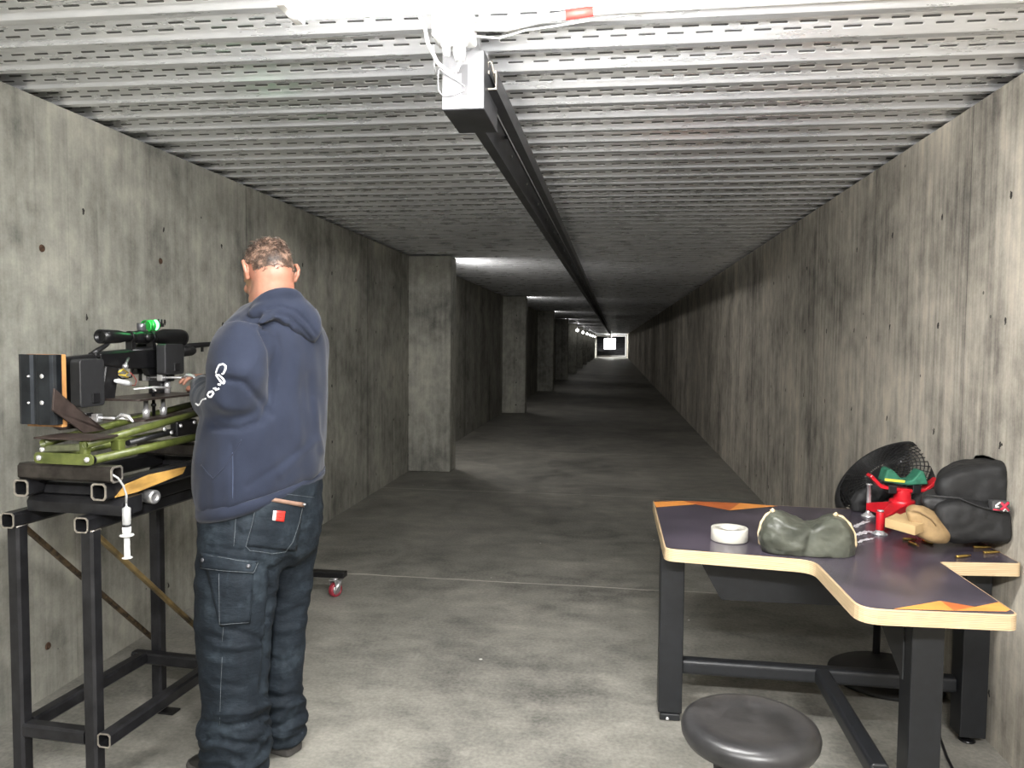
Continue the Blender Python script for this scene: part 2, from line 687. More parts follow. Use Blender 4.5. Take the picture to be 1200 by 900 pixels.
structure(MB().box((XL - 0.4, YB, -0.2), (XR + 0.4, YE + 6, 0.0)).build('floor', M['floor']))
structure(MB().box((XL - 0.4, YB, 0), (XL, YE + 6, ZC - 0.012)).build('wall_left', M['wall_left_concrete']))
structure(MB().box((XR, YB, 0), (XR + 0.4, YE + 6, ZC - 0.012)).build('wall_right', M['wall_right_concrete']))
structure(MB().box((XL, YB - 0.3, 0), (XR, YB, ZC + 0.2)).build('wall_back', M['wall_right_concrete']))
structure(MB().box((XL, YE + 5.7, 0), (XR, YE + 6, ZC + 0.2)).build('wall_end', end_dark))

# corrugated, slotted roof deck: ribs run across the lane
PITCH_D, RISE = 0.2055, 0.078


def build_deck():
    bm = bmesh.new()
    uvl = bm.loops.layers.uv.new('UVMap')
    x0, x1 = XL - 0.35, XR + 0.35
    prof = []          # (y, z, kind of the strip that follows)
    y = YB
    while y < YE + 6:
        prof += [(y, ZC + RISE, 'web'), (y + 0.088, ZC + 0.003, 'lip'), (y + 0.092, ZC, 'flange'), (y + 0.126, ZC, 'lip'), (y + 0.130, ZC + 0.004, 'far'), (y + 0.150, ZC + RISE, 'top')]
        y += PITCH_D
    rows = [(bm.verts.new((x0, a, b)), bm.verts.new((x1, a, b)), k) for a, b, k in prof]
    for (a0, a1, k), (b0, b1, _) in zip(rows[:-1], rows[1:]):
        f = bm.faces.new((a0, a1, b1, b0))
        vals = ((0.0, 1.0) if k == 'web' else (-9.0, -9.0))
        for lp, uv in zip(f.loops, ((x0, vals[0]), (x1, vals[0]), (x1, vals[1]), (x0, vals[1]))):
            lp[uvl].uv = uv
    me = bpy.data.meshes.new('ceiling')
    bm.to_mesh(me)
    bm.free()
    return structure(link_mesh('ceiling', me, M['deck']))


build_deck()
structure(MB().box((XL - 0.4, YB - 0.3, ZC + RISE + 0.02), (XR + 0.4, YE + 6, ZC + RISE + 0.2)).build('ceiling_slab', end_dark))

# concrete pilasters down the left wall, one flood lamp behind each
PIL_Y0, PIL_S, PIL_X = 8.7, 7.62, -1.845
lamp_metal = simple('lamp_metal', (0.3, 0.3, 0.31), 0.45, 0.6)
lens_glow = emis('lamp_lens', (1.0, 0.97, 0.92), 30.0)
for k in range(11):
    py = PIL_Y0 + PIL_S * k
    structure(MB().box((XL - 0.02, py, 0), (PIL_X, py + 0.32, ZC - 0.012)).build('trim_%d' % (k + 1), M['wall_left_concrete'], bevel=0.018))


def flood(k, y, power):
    t = thing('spot_lamp', 'spot lamp high on the hidden side of the %s left pilaster from the man' % ORD[k], 'lamp', (-2.0, y, 2.36))
    mb = MB()
    mb.box((-2.06, y - 0.10, 2.33), (-1.94, y - 0.012, 2.45))
    mb.box((-2.015, y - 0.16, 2.37), (-1.985, y - 0.10, 2.40))
    mb.build('housing', lamp_metal, t, bevel=0.006)
    m2 = MB()
    m2.box((-2.052, y - 0.012, 2.338), (-1.948, y - 0.004, 2.442))
    m2.build('lens', lens_glow, t)
    ld = bpy.data.lights.new('flood_light', 'SPOT')
    ld.energy = power
    ld.spot_size = math.radians(165)
    ld.spot_blend = 0.6
    ld.shadow_soft_size = 0.05
    ld.color = (1.0, 0.97, 0.93)
    lo = bpy.data.objects.new('flood_light', ld)
    COL.objects.link(lo)
    lo.location = (-2.0, y + 0.06, 2.39)
    d = Vector((0.80, 0.42, -0.50)).normalized()
    lo.rotation_euler = d.to_track_quat('-Z', 'Y').to_euler()


ORD = ['first', 'second', 'third', 'fourth', 'fifth', 'sixth', 'seventh', 'eighth', 'ninth', 'tenth', 'eleventh']
for k in range(10):
    flood(k, PIL_Y0 + PIL_S * k + 0.32 + 0.17, FLOOD_W[min(k, len(FLOOD_W) - 1)])

# pendant globe lamps far down the left side
glow = emis('globe_glow', (1.0, 0.98, 0.95), 7.0)
rod_m = simple('rod_metal', (0.5, 0.5, 0.5), 0.4, 0.5)
pl = None
for i in range(6):
    y = 38.6 + 7.62 * i
    x = -1.80 - 0.012 * i
    if pl is None:
        pl = thing('pendant_lamp', '', 'lamp', (x, y, 2.13), group='pendant lamps down the left side of the lane')
        MB().cyl((x, y, 2.22), (x, y, 2.50), 0.012, 8).build('rod', rod_m, pl)
        MB().ball((x, y, 2.13), 0.075, 16, 10).build('globe', glow, pl)
        p = pl
    else:
        p = dup(pl, (x, y, 2.13))
    p['label'] = 'glowing white globe lamp far down the left side, %s of its row' % (['nearest', 'second nearest', 'third nearest', 'fourth nearest', 'fifth nearest', 'farthest'][i])

# lit frame round the mouth of the bullet trap, and the white target hanging there
fr = thing('end_frame', 'bright pale frame around the dark opening at the far end of the lane', 'frame', (-0.46, YE, 0))
fm = simple('frame_white', (0.82, 0.80, 0.76), 0.6, var=0.05)
for n, lo, hi in (('upright', (XL + 0.0, YE, 0), (XL + 0.14, YE + 0.15, 2.42)), ('upright', (XR - 0.16, YE, 0), (XR - 0.0, YE + 0.15, 2.42)),
                  ('header', (XL + 0.14, YE, 2.27), (XR - 0.16, YE + 0.15, 2.42)), ('sill', (XL + 0.14, YE, 0), (XR - 0.16, YE + 0.15, 0.13))):
    MB().box(lo, hi).build(n, fm, fr)
tg = thing('target_board', 'square white target board hanging under the overhead track at the far end', 'target', (-0.43, 84.0, 1.42))
MB().box((-1.06, 84.0, 0.86), (0.20, 84.03, 2.02)).build('board', simple('target_white', (0.9, 0.9, 0.88), 0.7, var=0.03), tg, bevel=0.03)
for x in (-0.62, -0.24):
    MB().box((x - 0.015, 84.0, 2.02), (x + 0.015, 84.03, 2.27)).build('hanger', rod_m, tg)
# shallow slope of the trap seen in the opening
structure(MB().prism([(XL, YE + 0.3, 0), (XL, YE + 5.6, 0), (XL, YE + 5.6, 1.5)], (XR - XL, 0, 0)).build('trim_20', simple('trap_rubber', (0.16, 0.16, 0.165), 0.9, var=0.4, scale=3)))


def area(name, loc, size, power, rot=(0, 0, 0), col=(1, 1, 1), spread=None):
    ld = bpy.data.lights.new(name, 'AREA')
    ld.shape = 'RECTANGLE'
    ld.size, ld.size_y = size
    ld.energy = power
    ld.color = col
    if spread:
        ld.spread = math.radians(spread)
    o = bpy.data.objects.new(name, ld)
    COL.objects.link(o)
    o.location = loc
    o.rotation_euler = rot
    return o


# a lamp bar over the target
t = thing('target_lamp', 'small lamp bar on the ceiling just in front of the far white target', 'lamp', (-0.3, 82.0, 2.44))
MB().box((-0.9, 81.96, 2.445), (0.3, 82.04, 2.49)).build('housing', lamp_metal, t, bevel=0.01)
MB().box((-0.88, 81.97, 2.436), (0.28, 82.03, 2.445)).build('diffuser', lens_glow, t)
area('target_light', (0.0, 82.0, 2.425), (0.9, 0.1), TARGET_W, (math.radians(55), 0, 0))

# ------------------------------------------------------------------ lamps over the firing line
zinc = simple('zinc', (0.55, 0.55, 0.56), 0.32, 0.85, var=0.15)
strip_w = simple('fixture_white', (0.85, 0.85, 0.84), 0.35, var=0.03)
tube_glow = emis('tube_glow', (1.0, 0.985, 0.96), TUBE_E)
back_glow = emis('back_tube_glow', (1.0, 0.985, 0.96), BACK_E)


def strip(x0, x1, y, z, label, power, tilt):
    t = thing('ceiling_light', label, 'ceiling light', ((x0 + x1) / 2, y, z))
    mb = MB()
    mb.box((x0, y - 0.042, z + 0.060), (x1, y + 0.042, z + 0.090))
    mb.build('housing', strip_w, t, bevel=0.006)
    for x in (x0 + 0.15, x1 - 0.15):
        MB().cyl((x, y, z + 0.085), (x, y, ZC + 0.02), 0.005, 8).build('hanger_rod', zinc, t)
    m2 = MB()
    pr = [(-0.046, 0.062), (-0.052, 0.055)] + [(-0.052 * math.cos(a), 0.024 - 0.034 * math.sin(a)) for a in [PI * k / 10 for k in range(11)]] + [(0.052, 0.055), (0.046, 0.062)]
    m2.rings([[(x, y + a, z + h) for a, h in pr] for x in (x0 + 0.02, x1 - 0.02)], True, True)
    m2.build('diffuser', tube_glow if tilt == 0 else back_glow, t)
    m3 = MB()
    m3.box((x0 - 0.004, y - 0.057, z - 0.006), (x0 + 0.022, y + 0.057, z + 0.092)).build('end_cap', strip_w, t, bevel=0.004)
    m3 = MB()
    m3.box((x1 - 0.022, y - 0.057, z - 0.006), (x1 + 0.004, y + 0.057, z + 0.092)).build('end_cap', strip_w, t, bevel=0.004)
    area('strip_lamp', ((x0 + x1) / 2, y + (0.07 if tilt else 0), z - (0.05 if tilt else 0.018)), (x1 - x0 - 0.06, 0.09), power, (math.radians(tilt), 0, 0), col=(1.0, 0.985, 0.96))  # behind the camera it is tilted: added fill thrown down the lane
    return t


for a in STRIPS:
    strip(*a)

# ------------------------------------------------------------------ overhead carrier track, numbered motor box
steel_dark = simple('track_steel', (0.085, 0.087, 0.095), 0.42, 0.55, var=0.2, scale=8)
steel_edge = simple('track_edge', (0.30, 0.27, 0.23), 0.4, 0.7, var=0.2)
box_grey = simple('box_grey', (0.21, 0.21, 0.22), 0.45, var=0.03)
num_grey = simple('numeral_grey', (0.10, 0.10, 0.105), 0.5, var=0.05)
zinc = simple('zinc', (0.55, 0.55, 0.56), 0.32, 0.85, var=0.15)
tr = thing('target_carrier', 'long dark steel overhead track with a grey numbered box, running down the lane', 'carrier track', (-0.5, 2.5, 2.34))
DX = 0.0022


def xa(x, y):
    return x + DX * (y - 2.6)


mb = MB()
prof = [(-0.515, 2.262), (-0.475, 2.262), (-0.475, 2.278), (-0.488, 2.282), (-0.488, 2.41), (-0.470, 2.415), (-0.470, 2.432), (-0.52, 2.432), (-0.52, 2.415), (-0.502, 2.41), (-0.502, 2.282), (-0.515, 2.278)]
mb.rings([[(xa(x, y), y, z) for x, z in prof] for y in (2.76, 30, 60, 88.6)], False)
mb.build('beam', steel_dark, tr)
mb = MB()
ch = [(-0.430, 2.392), (-0.430, 2.33), (-0.395, 2.33), (-0.395, 2.392), (-0.405, 2.392), (-0.405, 2.382), (-0.399, 2.382), (-0.399, 2.335), (-0.426, 2.335), (-0.426, 2.382), (-0.420, 2.382), (-0.420, 2.392)]
mb.rings([[(xa(x, y), y, z) for x, z in ch] for y in (2.58, 30, 60, 88.6)], False, True)
mb.build('channel', steel_dark, tr)
mb = MB()
mb.rings([[(x, y, z) for x, z in ch] for y in (2.572, 2.584)], False, True)
mb.build('channel_end', steel_edge, tr)
mb = MB()
mb.tube([(-0.428, 2.578, 2.40), (-0.424, 2.574, 2.42), (-0.412, 2.574, 2.42), (-0.409, 2.578, 2.40), (-0.404, 2.60, 2.36)], 0.004, 6)
mb.build('cord_loop', steel_edge, tr)
mb = MB()
mb.cyl((-0.452, 2.62, 2.362), (xa(-0.452, 88), 88, 2.362), 0.003, 6)
mb.build('drive_cord', zinc, tr)
for i in range(28):
    y = 3.4 + 3.05 * i
    mb = MB()
    mb.box((xa(-0.515, y), y, 2.43), (xa(-0.475, y), y + 0.05, ZC + 0.005))
    mb.box((xa(-0.488, y), y, 2.393), (xa(-0.395, y), y + 0.04, 2.399))
    mb.build('bracket', steel_dark, tr)
for i in range(24):
    y = 3.0 + 0.62 * i
    MB().cyl((xa(-0.488, y), y, 2.36), (xa(-0.481, y), y, 2.36), 0.006, 8).build('bolt', zinc, tr)
mb = MB()
mb.box((-0.562, 2.5, 2.247), (-0.424, 2.785, 2.432))
hb = mb.build('motor_box', steel_dark, tr, bevel=0.003)
mb = MB()
mb.box((-0.560, 2.4955, 2.249), (-0.426, 2.5, 2.430))
fp = mb.build('face_plate', box_grey, tr, bevel=0.001)
mb = MB()
cx, cz = -0.487, 2.335     # the figure 1 on the plate
mb.prism([(cx - 0.010, 2.4955, cz - 0.045), (cx + 0.010, 2.4955, cz - 0.045), (cx + 0.010, 2.4955, cz + 0.052), (cx - 0.006, 2.4955, cz + 0.052), (cx - 0.024, 2.4955, cz + 0.034), (cx - 0.024, 2.4955, cz + 0.022), (cx - 0.010, 2.4955, cz + 0.026)], (0, -0.0008, 0))
mb.build('numeral', num_grey, fp)
for x in (-0.515, -0.475):
    for y in (2.53, 2.70):
        MB().box((x, y, 2.43), (x + 0.03, y + 0.03, ZC + 0.004)).build('hanger', zinc, tr)

# junction box beside the lamp, fittings and loop of cable
jb = thing('ceiling_junction_box', 'white ceiling junction box with cable fittings above the numbered grey box', 'electrical box', (-0.49, 2.3, 2.45))
MB().box((-0.548, 2.29, 2.40), (-0.430, 2.40, ZC - 0.002)).build('box', white_paint, jb, bevel=0.008)
for x in (-0.535, -0.49, -0.445):
    for z in (2.415, 2.475):
        MB().cyl((x, 2.292, z), (x, 2.284, z), 0.008, 10).build('screw', white_paint, jb)
for x, r, L in ((-0.515, 0.011, 0.04), (-0.475, 0.017, 0.055)):
    mb = MB()
    mb.lathe([(r * 1.5, 0), (r * 1.5, 0.012), (r * 1.15, 0.014), (r * 1.15, L * .6), (r * .85, L)], (x, 2.345, 2.402), (0, 0.25, -1), 14)
    mb.build('cable_gland', white_paint, jb)
mb = MB()
mb.tube([(-0.475, 2.36, 2.35), (-0.485, 2.365, 2.325), (-0.51, 2.36, 2.318), (-0.54, 2.34, 2.34), (-0.565, 2.32, 2.39), (-0.572, 2.30, 2.44), (-0.59, 2.28, 2.468), (-0.64, 2.26, 2.476)], 0.006, 8)
mb.build('supply_cable', white_paint, jb)
mb = MB()
mb.tube([(-0.553, 2.34, 2.39), (-0.560, 2.38, 2.345), (-0.566, 2.44, 2.335), (-0.568, 2.484, 2.372), (-0.54, 2.487, 2.352), (-0.51, 2.488, 2.335), (-0.486, 2.492, 2.318)], 0.0024, 6)
mb.tube([(-0.566, 2.470, 2.365), (-0.572, 2.486, 2.34), (-0.570, 2.487, 2.305), (-0.555, 2.486, 2.287), (-0.52, 2.486, 2.290), (-0.486, 2.492, 2.306)], 0.0024, 6)
mb.build('control_wire', simple('wire_grey', (0.35, 0.35, 0.36), 0.5), jb)
cd = thing('conduit', 'white electrical conduit with a red band running right along the ceiling from junction box', 'conduit', (-0.1, 2.34, 2.44))
MB().tube([(-0.43, 2.34, 2.44), (-0.33, 2.34, 2.435), (-0.22, 2.33, 2.452), (-0.05, 2.33, 2.468), (0.5, 2.33, 2.472), (1.40, 2.33, 2.472)], 0.012, 10).build('pipe', white_paint, cd)
MB().cyl((-0.155, 2.33, 2.459), (-0.075, 2.33, 2.467), 0.0145, 12).build('band', simple('band_red', (0.7, 0.06, 0.05), 0.5), cd)
MB().tube([(-0.43, 2.37, 2.425), (-0.36, 2.38, 2.42), (-0.28, 2.38, 2.44), (-0.16, 2.38, 2.452), (0.02, 2.37, 2.470), (0.2, 2.36, 2.478)], 0.0035, 6).build('loose_cable', white_paint, cd)

# rusty form-tie plugs left in the left wall
rust = simple('rust', (0.075, 0.042, 0.025), 0.85, 0.2, var=0.5, scale=90)
for (px, py, nm) in ((49, 291, 'beside the ceiling end, above the steel rack'), (56, 757, 'low behind the steel rack legs'), (188, 306, 'left of the man, at his hair height')):
    c = on_plane(px, py, (XL, 0, 0), Vector((1, 0, 0)))
    tag(MB().lathe([(0.0, 0.001), (0.007, 0.001), (0.010, 0.004), (0.014, 0.004), (0.016, 0.0), (0.016, -0.01)], c, (1, 0, 0), 18).build('form_tie_plug', rust), 'rusty round plug in the left wall, ' + nm, 'wall plug')
# ------------------------------------------------------------------ welded steel rack with the rifle rest (left)
RO = Vector((-1.915, 2.22, 0))
RA = -math.radians(4)
RX = Matrix.Translation(RO) @ Matrix.Rotation(RA, 4, 'Z')
RXI = RX.inverted()
RR = RX.to_3x3()


def K(px, py, ax, val):
    """Local rack coordinates of a photo point on the local plane axis = val."""
    n = RR @ Vector([1 if i == ax else 0 for i in range(3)])
    p = RX @ Vector([val if i == ax else 0 for i in range(3)])
    return RXI @ on_plane(px, py, p, n)


def RL(*p):
    return RX @ Vector(p)


mill = simple('mill_steel', (0.026, 0.026, 0.029), 0.36, 0.6, var=0.35, scale=14, bmp=0.05)
mill2 = simple('mill_steel_worn', (0.06, 0.053, 0.048), 0.42, 0.8, var=0.4, scale=20, bmp=0.06)
bright_cut = simple('cut_steel', (0.50, 0.46, 0.41), 0.35, 0.85, var=0.25, scale=60)
rusty = simple('rusty_bar', (0.05, 0.038, 0.028), 0.6, 0.6, var=0.5, scale=40, col2=(0.13, 0.09, 0.05))
gold_bar = simple('heat_tinted_bar', (0.022, 0.022, 0.025), 0.4, 0.8, var=0.3, scale=9, col2=(0.42, 0.30, 0.13))
olive = simple('olive_paint', (0.060, 0.076, 0.014), 0.40, var=0.25, scale=22, col2=(0.105, 0.125, 0.030))
black_p = simple('black_polymer', (0.008, 0.008, 0.009), 0.42, var=0.2, scale=40, bmp=0.03)
black_m = simple('black_metal', (0.006, 0.006, 0.007), 0.33, 0.2, var=0.2, scale=30)
chrome = simple('chrome', (0.72, 0.72, 0.73), 0.25, 0.7, var=0.1, scale=60)
pad_grey = simple('pad_grey', (0.017, 0.0175, 0.019), 0.5, var=0.12, scale=60)
brown_plate = simple('brown_plate', (0.055, 0.040, 0.035), 0.45, 0.45, var=0.3, scale=25)
wood_o = simple('orange_wood', (0.45, 0.22, 0.075), 0.55, var=0.25, scale=6, stretch=(8, 8, 1.5), bmp=0.05)
warm_y = simple('warm_lit_yellow', (0.40, 0.23, 0.06), 0.55, var=0.35, scale=30, stretch=(1, 0.3, 1))

rk = thing('steel_rack', 'tall black rack of welded square steel tube beside the man, against the left wall', 'rack', RL(0.18, 0.0, 0), RA)
W = 0.045
for (x, y) in ((0.045, 0.0), (0.312, 0.0), (0.074, 0.642), (0.338, 0.642)):
    m = MB(RX)
    m.sqtube((x, y, 0.006), (x, y, 0.906), W, up=(0, 1, 0))
    lg = m.build('leg', mill, rk)
    m = MB(RX)
    m.box((x - 0.03, y - 0.024, 0), (x + 0.075, y + 0.03, 0.007))
    m.build('foot_plate', mill, lg, bevel=0.002)
for x in (0.040, 0.306):
    m = MB(RX)
    m.sqtube((x, -0.031, 0.928), (x, 1.10, 0.928), 0.048)
    r = m.build('top_rail', mill, rk)
    m = MB(RX)
    m.sqtube((x, -0.0335, 0.928), (x, -0.030, 0.928), 0.0485)
    m.build('cut_end', bright_cut, r)
    m = MB(RX)
    m.tube([(x + 0.02, -0.02, 0.905), (x + 0.0235, 0.0, 0.904), (x + 0.023, 0.022, 0.905)], 0.004, 6)
    m.build('weld_bead', bright_cut, r)
for nm, a, b in (('crossbar', (0.066, 0.0, 0.248), (0.290, 0.0, 0.248)), ('crossbar', (0.0, 0.596, 0.240), (0.40, 0.596, 0.240)),
                 ('lower_rail', (0.052, 0.024, 0.250), (0.052, 0.572, 0.246)), ('lower_rail', (0.362, -0.02, 0.250), (0.362, 0.572, 0.246))):
    m = MB(RX)
    m.sqtube(a, b, W)
    m.build(nm, mill, rk)
m = MB(RX)
m.sqtube((0.362, -0.0225, 0.250), (0.362, -0.019, 0.250), 0.0455)
m.build('cut_end', bright_cut, rk)
for x, mt, (a, b), (c, d) in ((0.020, rusty, (0.055, 0.885), (0.70, 0.262)), (0.300, gold_bar, (0.04, 0.880), (0.70, 0.262))):
    m = MB(RX)
    m.sqtube((x, a, b), (x, c, d), 0.015, 0.003, 0.018, up=(1, 0, 0), solid=True)
    m.build('brace', mt, rk)

# ---- sled of square tube on top of the rack
sl = thing('steel_sled', 'black steel sled of square tubes with chrome knob, lying on the tall rack', 'sled', RL(0.22, 0.0, 0.952), RA)
for x in (0.094, 0.3705):
    m = MB(RX)
    m.sqtube((x, -0.032, 1.034), (x, 1.08, 1.034), 0.052, 0.005)
    r = m.build('side_tube', mill, sl)
    m = MB(RX)
    m.sqtube((x, -0.0345, 1.034), (x, -0.031, 1.034), 0.0525, 0.0052)
    m.build('cut_end', bright_cut, r)
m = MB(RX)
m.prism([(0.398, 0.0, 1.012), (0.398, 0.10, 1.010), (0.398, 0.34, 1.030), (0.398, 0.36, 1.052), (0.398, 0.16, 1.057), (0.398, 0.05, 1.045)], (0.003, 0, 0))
m.build('warm_lit_patch', warm_y, sl)  # thin yellow strip: warm light on the tube face, put in as colour
for y, d in ((0.01, 0.05), (0.60, 0.05)):
    m = MB(RX)
    m.prism([(0.075, y, 0.952), (0.075, y - 0.004, 0.985), (0.075, y + 0.012, 1.006), (0.075, y + 0.09, 1.006), (0.075, y + 0.09, 0.952)], (0.345, 0, 0))
    m.prism([(0.122, y + 0.02, 1.006), (0.122, y + 0.014, 1.012), (0.122, y + 0.03, 1.044), (0.122, y + 0.09, 1.044), (0.122, y + 0.09, 1.006)], (0.22, 0, 0))
    m.build('cross_tray', mill, sl, bevel=0.002)
for y in (-0.005, 0.55):
    m = MB(RX)
    m.sqtube((0.080, y, 1.086), (0.412, y, 1.086), 0.050, 0.005)
    r = m.build('cross_tube', mill2, sl)
    m = MB(RX)
    m.sqtube((0.4105, y, 1.086), (0.4145, y, 1.086), 0.0505, 0.0052)
    m.build('cut_end', bright_cut, r)
kc = K(166, 582, 0, 0.36)
m = MB(RX)
m.lathe([(0.006, -0.03), (0.006, 0.0), (0.019, 0.0), (0.021, 0.004), (0.021, 0.012), (0.012, 0.015), (0.012, 0.024), (0.020, 0.026), (0.023, 0.030), (0.023, 0.062), (0.020, 0.066), (0.010, 0.066), (0.009, 0.062)], (0.345, kc.y + 0.02, kc.z), (1, -0.25, 0), 24)
m.build('adjuster_knob', zinc, sl)
m = MB(RX)
m.box((0.330, kc.y - 0.03, 0.953), (0.350, 0.55, 1.007))
m.build('knob_block', black_m, sl, bevel=0.003)
m = MB(RX)
m.lathe([(0.0, -0.004), (0.008, -0.004), (0.008, 0.004), (0.012, 0.004), (0.012, 0.02), (0.0, 0.02)], (0.40, 0.42, 1.10), (1, 0, 0), 12)
m.build('lock_bolt', chrome, sl)

# ---- olive tubular lift with the recoil plate
gs = thing('tubular_lift', 'olive green tubular lift frame with steel recoil plate, standing on the steel sled', 'lift frame', RL(0.24, 0.0, 1.112), RA)
for x in (0.158, 0.335):
    m = MB(RX)
    m.cyl((x, -0.012, 1.128), (x, 0.90, 1.142), 0.0135, 16)
    m.build('lower_tube', olive, gs)
    m = MB(RX)
    m.cyl((x, -0.0135, 1.128), (x, -0.011, 1.128), 0.0138, 16)
    m.build('tube_cap', black_p, gs)
for x in (0.172, 0.322):
    m = MB(RX)
    n = 14
    a, b = Vector((x, -0.028, 1.176)), Vector((x, 0.80, 1.243))
    t = (b - a).normalized()
    s = Vector((1, 0, 0))
    u = s.cross(t)
    rr = lambda c, r: [c + s * math.cos(2 * PI * k / n) * r + u * math.sin(2 * PI * k / n) * r for k in range(n)]
    m.rings([rr(a, 0.0125), rr(b, 0.0125), rr(b, 0.0105), rr(a, 0.0105)], True, False, True)
    m.build('upper_tube', olive, gs)
m = MB(RX)
m.prism([(px, -0.030, pz) for px, pz in rounded_poly([(0.140, 1.113), (0.350, 1.113), (0.350, 1.148), (0.140, 1.148)], 0.016)], (0, 0.006, 0))
m.build('link_bar', olive, gs, bevel=0.001)
m = MB(RX)
m.sqtube((0.160, -0.012, 1.156), (0.32, -0.012, 1.168), 0.022, 0.003, solid=True)
m.build('cross_link', simple('olive_worn', (0.13, 0.14, 0.08), 0.5, 0.3, var=0.3), gs)
for p in ((0.160, -0.030, 1.131), (0.330, -0.030, 1.131), (0.168, -0.024, 1.156)):
    m = MB(RX)
    m.lathe([(0.009, 0), (0.009, 0.003), (0.007, 0.006), (0.003, 0.0075), (0.0, 0.0075)], p, (0, -1, 0), 14)
    m.build('bolt_head', chrome, gs)
m = MB(RX)
m.sqtube((0.308, -0.012, 1.135), (0.308, -0.012, 1.186), 0.026, 0.003, solid=True)
m.build('upright_link', olive, gs, bevel=0.003)
m = MB(RX)
m.box((0.322 - 0.015, 0.10, 1.140), (0.335 + 0.005, 0.13, 1.178))
m.build('clamp_block', olive, gs, bevel=0.004)
m = MB(RX)
m.cyl((0.325, 0.16, 1.158), (0.325, 0.48, 1.176), 0.010, 12)
m.build('gas_strut', black_p, gs)
m = MB(RX)
m.box((0.310, 0.40, 1.150), (0.342, 0.52, 1.205))
m.build('hinge_block', black_m, gs, bevel=0.006)
for p in ((193, 503), (201, 507), (212, 499), (228, 495)):
    c = K(*p, 0, 0.345)
    m = MB(RX)
    m.lathe([(0.0075, 0), (0.0075, 0.004), (0.005, 0.007), (0.0, 0.007)], (0.342, c.y, c.z), (1, 0, 0), 12)
    m.build('hinge_bolt', chrome, gs)
# base plate, bent arms, recoil plate and its wooden board
m = MB(RX)
m.box((0.150, -0.040, 1.190), (0.350, 0.085, 1.196))
m.build('base_plate', brown_plate, gs, bevel=0.001)
arm = [K(*q, 0, 0.215) for q in ((62, 455), (68, 460), (118, 506), (124, 510), (97, 513), (60, 481))]
for dx in (0.0, -0.125):
    m = MB(RX)
    m.prism([(v.x + dx, v.y + (0.04 if dx else 0.0), max(v.z, 1.196) if not dx else min(max(v.z, 1.196), 1.26)) for v in arm], (0.006, 0, 0))
    m.build('brace_arm', brown_plate, gs, bevel=0.001)
prof = [(0.068, 0.010), (0.071, -0.004), (0.079, -0.014), (0.090, -0.018), (0.122, -0.018), (0.130, -0.012), (0.140, -0.012), (0.148, -0.020), (0.160, -0.022), (0.196, -0.022), (0.205, -0.018), (0.209, -0.008), (0.209, 0.014)]
back = [(x, y + 0.005) for x, y in prof[1:-1]]
outl = prof + [(0.204, 0.014)] + [(min(x, 0.204), y) for x, y in reversed(back)] + [(0.073, 0.010)]
m = MB(RX)
m.rings([[(x, y, z) for x, y in outl] for z in (1.232, 1.450)], False)
rp = m.build('recoil_plate', simple('recoil_steel', (0.040, 0.045, 0.052), 0.30, 0.8, var=0.4, scale=9), gs, bevel=0.001)
m = MB(RX)
m.box((0.078, 0.014, 1.222), (0.206, 0.036, 1.450))
m.build('wooden_board', wood_o, gs, bevel=0.002)
for (px, py) in ((33, 441), (49, 441), (33, 472), (49, 472)):
    c = K(px, py, 1, -0.021)
    m = MB(RX)
    rr = 0.004 if px == 33 else 0.008
    m.lathe([(rr, 0.006), (rr, -0.003), (rr * .7, -0.006), (0.0, -0.006)], (c.x, -0.018, c.z), (0, 1, 0), 12)
    m.build('plate_bolt', chrome, rp)
m = MB(RX)
m.tube([(0.211, 0.002, z) for z in (1.26, 1.29, 1.32)], 0.0035, 6)
m.build('weld_bead', bright_cut, rp)

# ---- machine rest: two plates on posts, padded jaws with crosswise clamps
mr = thing('machine_rest', 'brown steel plates on bright posts with padded black jaws, clamping the rifle over green tubes', 'rifle vise', RL(0.15, 0.33, 1.21), RA)
m = MB(RX)
m.prism([(x, y, 1.2085) for x, y in rounded_poly([(0.06, 0.34), (0.25, 0.34), (0.25, 0.80), (0.06, 0.80)], 0.02)], (0, 0, 0.007))
m.build('lower_plate', brown_plate, mr)
m = MB(RX)
m.prism([(x, y, 1.281) for x, y in rounded_poly([(0.05, 0.33), (0.24, 0.33), (0.24, 0.72), (0.05, 0.72)], 0.02)], (0, 0, 0.007))
m.build('upper_plate', brown_plate, mr)
for (px, mt, r) in ((171, chrome, 0.008), (191, chrome, 0.008), (180, black_m, 0.006)):
    c = K(px, 470, 0, 0.19)
    m = MB(RX)
    m.lathe([(r, 0), (r, 0.035), (r * 1.6, 0.036), (r * 1.6, 0.046), (r, 0.047), (r, 0.085), (r * 1.5, 0.086), (r * 1.5, 0.096), (0.0, 0.098)] if px == 180 else [(r * 1.7, 0), (r * 1.7, 0.028), (r, 0.030), (r, 0.066)], (0.19, c.y, 1.2155), (0, 0, 1), 16)
    m.build('post', mt, mr)
m = MB(RX)
c = K(180, 458, 0, 0.19)
m.tube([(0.16, c.y - 0.07, 1.318), (0.19, c.y, 1.322), (0.22, c.y + 0.06, 1.318)], [0.003, 0.005, 0.003], 8)
m.tube([(0.22, c.y - 0.03, 1.312), (0.19, c.y, 1.316), (0.17, c.y + 0.09, 1.310)], [0.003, 0.005, 0.003], 8)
m.build('wing_screw', chrome, mr)
c = K(196, 450, 0, 0.13)
m = MB(RX)
m.cyl((0.13, c.y, 1.289), (0.13, c.y, 1.345), 0.012, 14)
m.build('post', chrome, mr)
m = MB(RX)
m.box((0.165, 0.745, 1.2155), (0.185, 0.775, 1.30))
m.box((0.165, 0.715, 1.288), (0.185, 0.775, 1.300))
m.build('end_bracket', black_m, mr, bevel=0.003)


